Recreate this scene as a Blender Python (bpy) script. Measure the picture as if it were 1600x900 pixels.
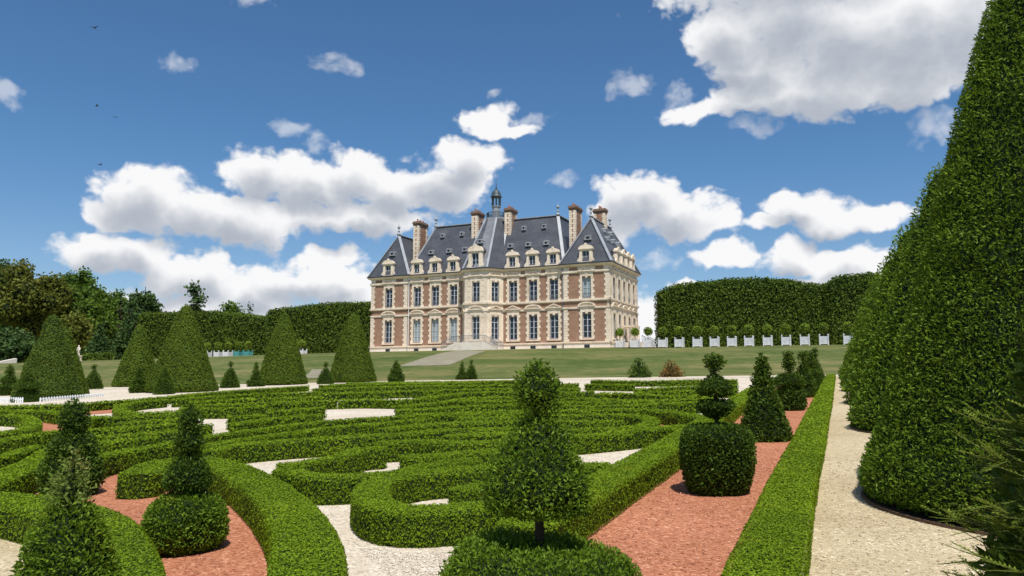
import bpy, math, random
import numpy as np
from mathutils import Vector

R = math.radians
sc = bpy.context.scene
for o in list(bpy.data.objects):
    bpy.data.objects.remove(o)

# ------------------------------------------------------------------ camera
EYE = Vector((0.0, 0.0, 1.7))
cam_d = bpy.data.cameras.new("camera")
cam_d.sensor_width = 36.0
cam_d.lens = 36.0 * 1230.0 / 1600.0
cam_d.clip_start = 0.05
cam_d.clip_end = 5000.0
cam = bpy.data.objects.new("camera", cam_d)
sc.collection.objects.link(cam)
cam.location = EYE
cam.rotation_euler = (R(90 + 7.0), 0.0, R(22.5))
sc.camera = cam

# ------------------------------------------------------------------ light
SUN_EL = R(63.0)
SUN_AZ_VEC = Vector((math.cos(R(-56.0)), math.sin(R(-56.0))))      # horizontal direction towards the sun
to_sun = Vector((SUN_AZ_VEC.x * math.cos(SUN_EL), SUN_AZ_VEC.y * math.cos(SUN_EL), math.sin(SUN_EL)))
sun_d = bpy.data.lights.new("sun", "SUN")
sun_d.energy = 4.8
sun_d.angle = R(0.5)
sun_d.color = (1.0, 0.955, 0.88)
sun = bpy.data.objects.new("sun", sun_d)
sc.collection.objects.link(sun)
sun.location = (30, -30, 60)
sun.rotation_euler = to_sun.to_track_quat("Z", "Y").to_euler()

sc.view_settings.view_transform = "Standard"
sc.view_settings.look = "None"
sc.view_settings.exposure = 0.08
sc.view_settings.gamma = 1.0
sc.view_settings.use_curve_mapping = False
sc.cycles.max_bounces = 6
sc.cycles.diffuse_bounces = 3
sc.cycles.glossy_bounces = 3
sc.cycles.transmission_bounces = 4
sc.cycles.transparent_max_bounces = 8
sc.cycles.sample_clamp_indirect = 6.0

# ------------------------------------------------------------------ sky: Nishita with cumulus cloud cover
SKY_STRENGTH = 0.086
world = bpy.data.worlds.new("World")
sc.world = world
world.use_nodes = True
world.cycles.sampling_method = "MANUAL"
world.cycles.sample_map_resolution = 256
wt = world.node_tree
wt.nodes.clear()


class NT:
    """small helper for node graphs"""
    def __init__(self, tree):
        self.t = tree

    def node(self, typ, **kw):
        n = self.t.nodes.new(typ)
        for k, v in kw.items():
            setattr(n, k, v)
        return n

    def link(self, a, b):
        self.t.links.new(a, b)

    def _in(self, sock, v):
        if v is None:
            return
        if isinstance(v, bpy.types.NodeSocket):
            self.t.links.new(v, sock)
        else:
            sock.default_value = v

    def math(self, op, a=None, b=None, c=None, clamp=False):
        n = self.node("ShaderNodeMath", operation=op)
        n.use_clamp = clamp
        for i, v in enumerate((a, b, c)):
            self._in(n.inputs[i], v)
        return n.outputs[0]

    def vmath(self, op, a=None, b=None, s=None):
        n = self.node("ShaderNodeVectorMath", operation=op)
        self._in(n.inputs[0], a)
        self._in(n.inputs[1], b)
        if s is not None:
            self._in(n.inputs["Scale"], s)
        return n.outputs["Value"] if op in ("LENGTH", "DISTANCE", "DOT_PRODUCT") else n.outputs[0]

    def noise(self, vec, scale, detail=4.0, rough=0.5, dist=0.0, dim="3D", w=None):
        n = self.node("ShaderNodeTexNoise", noise_dimensions=dim)
        self._in(n.inputs["Vector"], vec)
        n.inputs["Scale"].default_value = scale
        n.inputs["Detail"].default_value = detail
        n.inputs["Roughness"].default_value = rough
        n.inputs["Distortion"].default_value = dist
        return n.outputs[0]

    def ramp(self, fac, stops, interp="LINEAR"):
        n = self.node("ShaderNodeValToRGB")
        cr = n.color_ramp
        cr.interpolation = interp
        while len(cr.elements) > 1:
            cr.elements.remove(cr.elements[-1])
        cr.elements[0].position = stops[0][0]
        cr.elements[0].color = (*stops[0][1], 1)
        for p, c in stops[1:]:
            e = cr.elements.new(p)
            e.color = (*c, 1)
        self._in(n.inputs[0], fac)
        return n.outputs[0]

    def mix(self, fac, a, b, blend="MIX"):
        n = self.node("ShaderNodeMix", data_type="RGBA", blend_type=blend)
        self._in(n.inputs[0], fac)
        self._in(n.inputs[6], a if not isinstance(a, tuple) else (*a, 1))
        self._in(n.inputs[7], b if not isinstance(b, tuple) else (*b, 1))
        return n.outputs[2]

    def maprange(self, v, a, b, c=0.0, d=1.0, smooth=False):
        n = self.node("ShaderNodeMapRange")
        if smooth:
            n.interpolation_type = "SMOOTHSTEP"
        self._in(n.inputs[0], v)
        for i, x in enumerate((a, b, c, d)):
            n.inputs[i + 1].default_value = x
        return n.outputs[0]


# cumulus banks as (azimuth, elevation, half width, half height) in degrees; azimuth clockwise from the garden's long axis
CLOUDS = [(-48.03, 12.22, 2.91, 1.75), (-45.02, 11.64, 3.65, 1.62), (-41.67, 11.24, 3.8, 1.53), (-39.64, 14.46, 3.27, 1.66), (-36.52, 14.0, 3.14, 1.69), (-33.81, 14.82, 2.3, 1.7), (-31.01, 13.81, 3.26, 1.73), (-27.26, 14.36, 3.08, 2.05), (-25.85, 16.21, 2.38, 1.36), (-33.74, 11.66, 5.46, 1.13), (-49.69, 11.01, 1.88, 0.91), (-50.29, 8.47, 2.22, 1.32), (-48.21, 8.42, 2.49, 1.47), (-44.81, 7.34, 3.62, 1.38), (-40.63, 6.43, 2.96, 1.24), (-37.21, 7.45, 3.08, 1.35), (-34.52, 6.85, 2.69, 1.46), (-35.48, 9.09, 2.01, 0.73), (-43.5, 5.23, 6.51, 0.96), (-23.95, 18.93, 1.93, 1.16), (-22.6, 18.27, 2.16, 0.58), (-13.07, 13.32, 2.78, 1.82), (-10.34, 12.07, 3.17, 1.63), (-8.11, 11.29, 2.0, 0.99), (-14.95, 12.01, 1.96, 1.28), (-2.03, 12.02, 2.17, 1.04), (0.4, 11.18, 2.62, 0.94), (3.17, 11.16, 1.85, 0.75), (-3.97, 11.06, 1.79, 0.57), (-7.3, 8.92, 1.98, 0.81), (-2.59, 8.69, 2.17, 1.05), (1.04, 7.92, 2.45, 1.2), (2.96, 7.17, 1.73, 1.18), (-9.8, 6.92, 1.25, 0.41), (-12.7, 4.6, 1.54, 1.83), (-12.37, 3.0, 1.8, 1.0), (-0.62, 6.72, 3.64, 0.61), (-6.33, 23.93, 2.79, 1.84), (-5.95, 22.24, 2.23, 1.25), (-1.88, 24.4, 4.29, 2.58), (1.81, 22.64, 4.46, 3.15), (5.73, 21.96, 4.17, 3.26), (0.41, 19.61, 4.31, 1.72), (5.18, 19.31, 3.04, 1.77), (-4.71, 19.8, 2.63, 1.05), (9.09, 22.05, 3.55, 3.33), (-1.28, 27.83, 9.83, 2.66), (-8.78, 18.87, 2.5, 0.69), (-3.97, 21.6, 2.84, 1.86), (-2.76, 19.59, 2.57, 1.34)]
WISPS = [(-23.71, 20.92, 0.68, 0.39), (-46.31, 21.03, 1.22, 0.56), (-35.63, 22.01, 1.57, 0.76), (-36.7, 16.73, 0.72, 0.97), (-38.89, 18.0, 1.42, 0.6), (-56.37, 17.35, 1.07, 0.64), (-13.84, 21.36, 1.71, 0.86), (-18.78, 14.84, 1.24, 0.41), (-41.43, 25.63, 1.76, 0.55), (-10.12, 20.26, 1.38, 1.12), (-4.35, 17.84, 1.57, 0.6), (6.7, 16.47, 1.65, 1.11), (-20.57, 18.93, 1.25, 0.62), (-11.56, 8.8, 1.64, 0.55)]          # thin torn scraps

w_ = NT(wt)
tc = w_.node("ShaderNodeTexCoord")
sep = w_.node("ShaderNodeSeparateXYZ")
w_.link(tc.outputs["Generated"], sep.inputs[0])
az = w_.math("ARCTAN2", sep.outputs[0], sep.outputs[1])
el = w_.math("ARCSINE", sep.outputs[2])
cmb = w_.node("ShaderNodeCombineXYZ")
w_.link(az, cmb.inputs[0])
w_.link(el, cmb.inputs[1])
azel = cmb.outputs[0]


def blob_field(vec, banks, soft=0.25, grow=1.0):
    """1 at the heart of the nearest bank, 0 at its rim, negative outside"""
    acc = None
    for (a, e, ra, re) in banks:
        ka, ke = 1 / R(ra * grow), 1 / R(re * grow)
        n = w_.node("ShaderNodeVectorMath", operation="MULTIPLY_ADD")
        w_.link(vec, n.inputs[0])
        n.inputs[1].default_value = (ka, ke, 0.0)
        n.inputs[2].default_value = (-R(a) * ka, -R(e) * ke, 0.0)
        ln = w_.vmath("DOT_PRODUCT", n.outputs[0], n.outputs[0])
        acc = ln if acc is None else w_.math("SMOOTH_MIN", acc, ln, soft)
    return w_.math("SUBTRACT", 1.0, acc)


# general fair-weather cover for the rest of the dome (the same puffs, scattered), clear inside the part that the banks above describe
warp = w_.node("ShaderNodeTexNoise", noise_dimensions="2D")
warp.inputs["Scale"].default_value = 16.0
warp.inputs["Detail"].default_value = 3.0
w_.link(azel, warp.inputs["Vector"])
wv = w_.vmath("SCALE", w_.vmath("SUBTRACT", warp.outputs[1], (0.5, 0.5, 0.5)), None, 0.04)
pv = w_.vmath("ADD", azel, wv)
up = w_.vmath("ADD", pv, (R(0.5), R(1.3), 0.0))
field0 = blob_field(pv, CLOUDS, 0.3, 1.22)
wisp0 = blob_field(pv, WISPS, 0.3, 1.3)
field1 = blob_field(up, [c for c in CLOUDS if c[2] > 2.1 and c[3] > 0.9], 0.5)
puff = w_.noise(w_.vmath("MULTIPLY", azel, (1.0, 1.4, 1.0)), 22.0, 9.0, 0.56, 0.0, "2D")
cells = w_.node("ShaderNodeTexVoronoi", voronoi_dimensions="2D", feature="F1")
cells.inputs["Scale"].default_value = 52.0
cells.inputs["Detail"].default_value = 1.0
cells.inputs["Roughness"].default_value = 0.55
w_.link(w_.vmath("MULTIPLY", pv, (1.0, 1.25, 1.0)), cells.inputs["Vector"])
billow = w_.math("SUBTRACT", 0.55, cells.outputs["Distance"])
n0 = w_.math("ADD", w_.math("MULTIPLY", w_.math("SUBTRACT", puff, 0.47), 2.1), w_.math("MULTIPLY", billow, 0.5))
d0 = w_.math("ADD", w_.math("MAXIMUM", field0, w_.math("MULTIPLY", field0, 1.35)), n0)
d1 = w_.math("ADD", field1, w_.math("MULTIPLY", n0, 0.24))
wide = w_.noise(w_.vmath("MULTIPLY", azel, (1.0, 2.2, 1.0)), 3.2, 5.0, 0.55, 0.0, "2D")
rest = w_.maprange(wide, 0.54, 0.72, 0.0, 0.9)
view_az = w_.math("ABSOLUTE", w_.math("ADD", az, R(22.5)))
outside = w_.math("MAXIMUM", w_.maprange(view_az, R(38), R(48), 0.0, 1.0, True), w_.maprange(el, R(30), R(38), 0.0, 1.0, True))
rest = w_.math("MULTIPLY", rest, outside)
scrap = w_.maprange(w_.math("ADD", wisp0, w_.math("MULTIPLY", n0, 1.3)), 0.05, 1.4, 0.0, 0.45, True)
cover = w_.maprange(d0, -0.12, 0.72, 0.0, 1.0, True)
cover = w_.math("MAXIMUM", w_.math("MAXIMUM", cover, scrap), rest)
above = w_.maprange(el, R(0.0), R(2.0), 0.0, 1.0)
cover = w_.math("MULTIPLY", cover, above)
thick = w_.maprange(d1, -0.25, 1.25, 0.0, 1.0, True)
sky = w_.node("ShaderNodeTexSky", sky_type="NISHITA")
sky.sun_disc = False
sky.sun_elevation = SUN_EL
sky.sun_rotation = math.atan2(to_sun.x, to_sun.y)
sky.altitude = 100.0
sky.air_density = 1.0
sky.dust_density = 0.0
sky.ozone_density = 1.6
ck = 1.0 / SKY_STRENGTH
cloud_col = w_.mix(thick, (0.90 * ck, 0.90 * ck, 0.91 * ck), (0.40 * ck, 0.44 * ck, 0.51 * ck))
tint = w_.mix(w_.maprange(el, 0.0, R(18.0), 0.0, 1.0, True), (0.92, 0.98, 1.10), (0.63, 0.95, 1.18))
blue = w_.mix(1.0, sky.outputs[0], tint, "MULTIPLY")
col = w_.mix(cover, blue, cloud_col)
bg = w_.node("ShaderNodeBackground")
bg.inputs["Strength"].default_value = SKY_STRENGTH
w_.link(col, bg.inputs[0])
wo = w_.node("ShaderNodeOutputWorld")
w_.link(bg.outputs[0], wo.inputs[0])


# ------------------------------------------------------------------ surveyed plan of the parterre (metres)
HEDGES = [
    ('sweep', 0.53, [(-8.5, 7.81), (-9.07, 8.71), (-8.94, 9.18), (-7.9, 8.71), (-6.55, 7.75), (-5.45, 6.82), (-4.61, 6.02), (-3.95, 5.29), (-3.44, 4.64), (-2.91, 3.91), (-2.52, 3.29)],
     'broad box hedge sweeping round the curved red gravel bed towards the bottom edge', None),
    ('leftarc', 0.6, [(-9.17, 5.79), (-8.8, 5.9), (-8.42, 5.92), (-7.68, 5.81), (-6.95, 5.6), (-6.2, 5.26), (-5.41, 4.73), (-4.47, 3.97), (-3.64, 3.2)],
     'thick curving box hedge at lower left beside tan gravel', None),
    ('cring', 0.46, [(-2.88, 7.53), (-3.14, 7.09), (-3.47, 6.8), (-3.79, 6.64), (-4.17, 6.77), (-4.65, 7.32), (-4.99, 8.05), (-4.94, 8.64), (-4.63, 9.06), (-4.19, 9.47), (-3.7, 9.58)],
     'C-shaped box hedge curling round an oval hollow, left of the nearest yew', None),
    ('ccurl', 0.34, [(-3.53, 8.83), (-3.68, 8.15), (-3.82, 7.71)],
     'short box hedge spur inside the C-shaped hedge', None),
    ('b1', 0.4, [(-6.81, 8.59), (-6.26, 8.31), (-5.84, 8.19), (-5.51, 8.39), (-5.16, 8.7), (-5.1, 9.51), (-4.78, 10.13)],
     'winding box hedge with dark front just behind the C-shaped hedge', None),
    ('b2', 0.38, [(-6.85, 11.06), (-7.07, 10.74), (-6.92, 10.1), (-6.94, 9.56), (-6.99, 9.19), (-7.16, 9.02)],
     'box hedge bend right of the pale gravel patch', None),
    ('b3', 0.42, [(-7.23, 11.76), (-6.83, 12.15), (-6.17, 12.07), (-5.62, 12.18), (-4.8, 12.97)],
     'box hedge with dark face above the small gravel gap at centre', None),
    ('b4', 0.4, [(-5.89, 10.17), (-5.59, 10.32), (-5.29, 10.78), (-4.92, 11.11), (-4.35, 11.76)],
     'box hedge right of the small gravel gap at centre', None),
    ('m1', 0.4, [(-9.46, 10.15), (-9.67, 10.87), (-9.36, 11.56), (-8.93, 12.09), (-8.35, 12.67), (-7.68, 13.41), (-7.24, 14.16), (-5.55, 15.0)],
     'long box hedge with tall shaded face above the pale gravel patch', None),
    ('m2', 0.36, [(-10.01, 10.21), (-10.26, 11.28), (-10.28, 12.32), (-10.21, 13.4), (-9.98, 14.64), (-9.51, 15.73), (-9.22, 16.7)],
     'narrow box hedge row directly behind the long shaded one', None),
    ('m3', 0.36, [(-11.27, 11.08), (-11.46, 12.24), (-11.43, 13.49), (-11.43, 14.77), (-11.1, 16.28), (-10.34, 17.39), (-9.69, 18.58), (-7.39, 19.99)],
     'long narrow box hedge row before the largest pale gravel opening', None),
    ('m1b', 0.4, [(-8.77, 14.21), (-8.45, 15.03), (-7.91, 15.77), (-6.11, 16.52)],
     'short box hedge lobe between two long rows, left of the nearest yew', None),
    ('l2', 0.42, [(-9.09, 5.94), (-9.84, 6.9), (-10.47, 7.69), (-11.2, 8.59), (-11.86, 9.36)],
     'straight box hedge slanting to the left edge behind the thick curving hedge', None),
    ('l3', 0.4, [(-10.17, 8.31), (-10.69, 9.02), (-10.96, 9.83), (-11.05, 10.69), (-11.2, 11.32)],
     'box hedge bordering the back of the curved red gravel bed', None),
    ('l4', 0.34, [(-9.87, 6.68), (-10.52, 7.36), (-11.11, 8.16), (-12.21, 9.28), (-13.27, 10.47)],
     'faded box hedge slanting left behind the egg-headed yew', None),
    ('l4b', 0.34, [(-12.43, 8.38), (-12.46, 8.71), (-12.88, 9.32), (-13.35, 10.02)],
     'short faded box hedge by pale gravel at the left edge', None),
    ('l5', 0.4, [(-14.56, 9.56), (-15.16, 10.56), (-15.77, 11.61), (-15.91, 12.31), (-15.61, 12.67), (-15.32, 13.35), (-14.94, 14.09), (-14.72, 14.85)],
     'long dark-faced box hedge running from the left edge below the red gravel square', None),
    ('lring', 0.42, [(-26.4, 17.05), (-23.73, 16.47), (-22.16, 16.12), (-19.69, 14.59), (-17.85, 13.14), (-17.19, 12.26), (-16.97, 11.26)],
     'rounded box hedge loop at the left edge beside the red gravel square', None),
    ('l7', 0.4, [(-29.03, 18.74), (-26.34, 18.28), (-24.27, 18.13), (-21.98, 17.18)],
     'box hedge above the red gravel square at left', None),
    ('border_left', 0.45, [(-31.09, 20.06), (-29.59, 20.52), (-28.11, 20.98), (-27.27, 22.22), (-27.41, 24.43), (-27.95, 26.98), (-29.48, 31.34), (-29.86, 35.11), (-29.77, 39.54)],
     'long outer box hedge along the far left side of the parterre', None),
    ('l9', 0.4, [(-25.87, 24.91), (-25.41, 23.11), (-23.7, 20.81), (-21.14, 18.68), (-19.42, 17.69), (-18.9, 18.28), (-18.75, 19.15)],
     'hook-shaped box hedge right of the red gravel strip', None),
    ('l10', 0.4, [(-16.97, 13.8), (-18.71, 15.35), (-19.33, 16.19), (-18.53, 16.04)],
     'stubby box hedge block between the two red gravel patches at left', None),
    ('l11', 0.36, [(-18.44, 16.05), (-18.06, 16.56), (-17.62, 17.09), (-17.47, 17.61)],
     'short box hedge row right of the stubby hedge block at left', None),
    ('l12', 0.36, [(-13.84, 11.3), (-13.58, 12.0), (-13.2, 12.62), (-12.95, 13.25)],
     "box hedge row passing behind the slim yew's tip, upper of two", None),
    ('l13', 0.36, [(-12.85, 10.55), (-12.63, 11.16), (-12.5, 11.8)],
     "box hedge row left of the slim yew's tip, lower of two", None),
    ('l14', 0.36, [(-16.36, 14.44), (-16.18, 15.24), (-15.98, 16.11)],
     'short box hedge row left of the L-shaped gravel strip', None),
    ('r2', 0.36, [(-25.38, 24.91), (-25.61, 28.02), (-24.68, 30.36), (-22.98, 31.52)],
     'box hedge row second from the outer hedge at left', None),
    ('r3', 0.36, [(-22.71, 23.17), (-22.44, 24.92), (-21.0, 25.84), (-19.52, 26.79)],
     'box hedge row third from the outer hedge at left', None),
    ('r4', 0.36, [(-21.26, 21.29), (-19.6, 22.09), (-18.61, 23.26), (-17.54, 24.08), (-17.14, 24.49)],
     'box hedge row ending at the left corner of the largest gravel opening', None),
    ('r5', 0.36, [(-19.72, 19.7), (-18.57, 19.77), (-17.73, 20.14), (-17.61, 21.11)],
     'box hedge above the L-shaped gravel strip at left centre', None),
    ('r6', 0.4, [(-14.98, 16.66), (-14.51, 17.41)],
     'short box hedge right of the L-shaped gravel strip', None),
    ('r6b', 0.4, [(-15.31, 18.58), (-15.05, 19.71), (-14.92, 20.61)],
     'short box hedge left of the largest pale gravel opening', None),
    ('r7', 0.3, [(-13.69, 13.93), (-13.59, 14.46)],
     'tiny box hedge stub below the L-shaped gravel strip', None),
    ('f1', 0.4, [(-29.54, 40.49), (-27.94, 42.27), (-25.2, 43.9), (-21.38, 45.29), (-19.0, 45.86), (-17.5, 46.65)],
     "farthest long box hedge row before the cross path, left of the nearest yew's head", None),
    ('f2', 0.36, [(-26.31, 35.5), (-24.39, 36.91), (-21.97, 38.28), (-18.19, 38.53), (-14.31, 38.71)],
     "second box hedge row from the cross path, left of the nearest yew's head", None),
    ('f3', 0.36, [(-21.55, 29.56), (-20.27, 30.68), (-18.95, 31.84), (-16.87, 32.96), (-12.77, 34.55)],
     "third box hedge row from the cross path, left of the nearest yew's head", None),
    ('f4', 0.36, [(-17.0, 24.5), (-16.18, 24.92), (-14.56, 24.92), (-14.44, 27.14), (-14.28, 30.26), (-11.31, 30.6)],
     'box hedge row along the back of the largest gravel opening', None),
    ('f5', 0.36, [(-12.48, 21.06), (-12.26, 23.04), (-12.15, 25.75), (-9.98, 27.01)],
     'box hedge curving away from the right end of the largest gravel opening', None),
    ('f6', 0.36, [(-11.6, 19.68), (-10.73, 20.57), (-10.07, 21.79), (-8.43, 22.81)],
     'box hedge row just right of the largest gravel opening', None),
    ('f7', 0.36, [(-9.87, 17.87), (-9.05, 18.4), (-6.96, 18.83)],
     "box hedge row left of the nearest yew's round head, upper of two", None),
    ('f8', 0.36, [(-11.87, 24.14), (-9.07, 24.54)],
     "short box hedge row right of the largest gravel opening, close to the yew's head", None),
    ('f9', 0.36, [(-8.35, 16.99), (-6.58, 17.79)],
     "box hedge row left of the nearest yew's round head, lower of two", None),
    ('g1', 0.36, [(-5.17, 13.97), (-6.37, 13.51), (-6.63, 12.98)],
     "short box hedge bend left of the nearest yew's cone", None),
    ('g2', 0.36, [(-4.64, 12.37), (-4.49, 11.91), (-4.26, 11.51)],
     "short box hedge just behind the nearest yew's cone", None),
    ('k2', 0.42, [(-4.37, 13.5), (-3.85, 14.19), (-3.34, 15.05), (-2.92, 15.83)],
     'box hedge with tall shaded face meeting the red border, above the small white gravel patch', None),
    ('k3', 0.4, [(-4.77, 14.56), (-4.09, 15.08), (-3.7, 15.57), (-3.74, 16.82), (-4.22, 18.05), (-5.04, 18.57), (-5.75, 18.29), (-6.67, 17.78)],
     'looped box hedge left of the small red gravel spot', None),
    ('k4', 0.4, [(-7.41, 19.74), (-6.31, 20.07), (-5.19, 20.4), (-4.05, 19.76), (-3.04, 18.37), (-2.44, 16.99)],
     'curving box hedge with dark face above the small red gravel spot', None),
    ('k5', 0.36, [(-8.1, 21.58), (-5.96, 21.98), (-4.69, 22.93), (-3.57, 23.9)],
     "long box hedge row running behind the barrel-based yew's bowl", None),
    ('k6', 0.36, [(-8.35, 28.33), (-7.93, 29.29), (-5.58, 27.31), (-4.13, 27.68)],
     'box hedge in front of the far right gravel opening', None),
    ('k6b', 0.36, [(-6.2, 16.51), (-5.04, 16.49), (-4.4, 16.74)],
     'short box hedge inside the looped hedge at right', None),
    ('k7', 0.36, [(-12.09, 39.16), (-9.27, 37.78)],
     'dark-faced box hedge behind the far right gravel opening', None),
    ('k7b', 0.36, [(-13.71, 45.6), (-10.32, 43.57), (-7.0, 44.8), (-5.21, 44.28)],
     'farthest box hedge row on the right, before the withered brown yew', None),
    ('k8', 0.36, [(-12.69, 33.84), (-10.92, 34.3)],
     'short box hedge left of the narrow gravel gap at right', None),
    ('k8b', 0.36, [(-11.27, 30.04), (-9.57, 30.47), (-9.33, 31.0)],
     'short box hedge left of the far right gravel opening', None),
    ('k8c', 0.36, [(-14.89, 39.71), (-12.87, 40.22)],
     'tiny far box hedge left of the narrow gravel gap at right', None),
    ('k9', 0.36, [(-7.9, 32.63), (-6.6, 35.08), (-4.35, 36.87)],
     'box hedge row running right from the far right gravel opening, upper of two', None),
    ('k10', 0.36, [(-7.21, 29.75), (-5.78, 30.7), (-3.8, 32.17)],
     'box hedge row running right from the far right gravel opening, lower of two', None),
    ('k11', 0.36, [(-9.8, 26.14), (-7.59, 25.3), (-5.83, 24.56), (-3.63, 25.65)],
     'box hedge row directly before the far right gravel opening', None),
    ('k2b', 0.4, [(-3.09, 8.64), (-3.09, 9.67), (-2.9, 10.09)],
     'short box hedge on the near side of the small white gravel patch at right', None),
    ('r8', 0.36, [(-13.13, 14.7), (-13.32, 16.42), (-12.76, 17.58)],
     "box hedge row under the L-shaped gravel strip's right end", None),
    ('k12', 0.36, [(-8.93, 23.82), (-6.57, 23.52), (-5.35, 24.22)],
     "short box hedge row right of the nearest yew's round head", None),
    ('k1', 0.54, [(-2.5, 6.3), (-2.52, 9.0), (-2.52, 12.0), (-2.62, 16.0), (-2.8, 22.0), (-3.1, 30.0), (-3.2, 38.0), (-3.2, 46.5)],
     'long straight box hedge along the left side of the red gravel border', None),
    ('far0', 0.4, [(-30.0, 42.2), (-26.666666666666668, 42.53333333333334), (-23.333333333333332, 42.86666666666667), (-20.0, 43.2)],
     'short box hedge row just before the farthest long rows, left of centre', None),
    ('far1', 0.4, [(-31.0, 45.5), (-26.166666666666668, 45.983333333333334), (-21.333333333333332, 46.46666666666667), (-16.5, 46.6)],
     'box hedge row at the very back below the lone three-tier yew', None),
    ('strip', 0.53, [(-0.545, 2.8), (-0.55, 5.0), (-0.575, 9.0), (-0.58, 11.5), (-0.56, 15.0), (-0.565, 20.0), (-0.55, 26.0), (-0.56, 34.0), (-0.555, 42.0), (-0.56, 50.0), (-0.56, 57.2)],
     'long low clipped box strip between the red gravel border and the tan path', None),
]
RED_BEDS = [
    ("curved", [(-9.65, 7.67), (-7.24, 6.15), (-5.55, 4.92), (-3.9, 3.4), (-2.6, 2.2), (-1.9, 3.0), (-3.0, 4.4), (-4.6, 6.25), (-6.3, 7.5), (-8.31, 8.6), (-10.0, 9.3), (-11.6, 10.3), (-11.3, 9.5)]),
    ("square", [(-27.09, 20.05), (-19.4, 14.27), (-19.46, 15.33), (-26.56, 20.73)]),
    ("strip", [(-30.97, 24.86), (-25.2, 20.25), (-25.01, 21.87), (-29.63, 25.82)]),
    ("spot", [(-4.85, 21.28), (-4.3, 18.83), (-3.59, 18.94), (-4.04, 21.38)]),
    ("corner", [(-10.67, 7.87), (-10.24, 7.55), (-9.8, 7.5), (-10.3, 8.4)]),
]
TAN_LEFT = [(-14.0, 4.0), (-6.6, 1.0), (-4.2, 3.0), (-5.2, 4.0), (-6.57, 5.1), (-7.8, 5.7), (-8.79, 5.85), (-11.0, 5.9)]
WALKS = [
    [(-44.8, 75.5), (-39.4, 77.3), (-43.6, 96.0), (-51.0, 103.5)],
    [(-46.7, 61.3), (-44.6, 63.1), (-51.2, 72.2), (-53.2, 71.4)],
]


# ------------------------------------------------------------------ terrain heights
S_LONG, S_CROSS = 0.038, 0.007          # the garden climbs towards the house and a little to the right
TERRACE = 6.8


def gz(x, y):
    return S_LONG * y + S_CROSS * x


def path_far(x):                        # far edge of the cross path, where the lawn bank begins
    return np.interp(x, [-230, -120, -60, -54, -42, -35, -17, 0, 60], [40, 42, 48, 51, 56, 59.5, 63, 64, 66])


def crest(x):                           # edge of the terrace on top of the bank
    return np.interp(x, [-230, -157, -72, -30, -26, 60], [140, 124, 106.3, 105.8, 109.3, 112])


def lawn_z(x, y):
    y0, y1 = path_far(x), crest(x)
    t = np.clip((y - y0) / (y1 - y0), 0, 1)
    z0 = gz(x, y0)
    s = t + 0.05 * np.sin(2 * np.pi * t) * -1.0
    return z0 + (TERRACE - z0) * s


rng = np.random.default_rng(11)
COL = sc.collection


# ------------------------------------------------------------------ object helpers
def tag(o, label=None, cat=None, group=None, kind=None):
    if label:
        o["label"] = label
    if cat:
        o["category"] = cat
    if group:
        o["group"] = group
    if kind:
        o["kind"] = kind
    return o


def empty(name, loc=(0, 0, 0), rz=0.0):
    o = bpy.data.objects.new(name, None)
    COL.objects.link(o)
    o.location = loc
    o.rotation_euler = (0, 0, rz)
    o.empty_display_size = 0.2
    return o


def mesh_obj(name, verts, faces, mats, parent=None, mat_idx=None, smooth=None, rnd=None):
    """faces: list/array of index tuples (a numpy (n,4) or (n,3) array, or a list of such arrays)"""
    me = bpy.data.meshes.new(name)
    verts = np.asarray(verts, dtype=np.float32)
    if isinstance(faces, np.ndarray):
        faces = [faces]
    if len(faces) and not isinstance(faces[0], np.ndarray):
        me.from_pydata([tuple(map(float, v)) for v in verts], [], [tuple(f) for f in faces])
    else:
        loops = np.concatenate([f.ravel() for f in faces]).astype(np.int32)
        tot = np.concatenate([np.full(len(f), f.shape[1], dtype=np.int32) for f in faces])
        st = np.concatenate([[0], np.cumsum(tot)[:-1]]).astype(np.int32)
        me.vertices.add(len(verts))
        me.vertices.foreach_set("co", verts.ravel())
        me.loops.add(len(loops))
        me.loops.foreach_set("vertex_index", loops)
        me.polygons.add(len(tot))
        me.polygons.foreach_set("loop_start", st)
        me.polygons.foreach_set("loop_total", tot)
        me.update(calc_edges=True)
    for m in (mats if isinstance(mats, (list, tuple)) else [mats]):
        me.materials.append(m)
    n = len(me.polygons)
    if mat_idx is not None:
        me.polygons.foreach_set("material_index", np.asarray(mat_idx, dtype=np.int32))
    if smooth is True:
        me.polygons.foreach_set("use_smooth", np.ones(n, dtype=bool))
    elif smooth is not None and smooth is not False:
        me.polygons.foreach_set("use_smooth", np.asarray(smooth, dtype=bool))
    if rnd is not None:
        at = me.attributes.new("rnd", "FLOAT", "FACE")
        at.data.foreach_set("value", np.asarray(rnd, dtype=np.float32))
    me.validate()
    o = bpy.data.objects.new(name, me)
    COL.objects.link(o)
    if parent is not None:
        o.parent = parent
    return o


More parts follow.
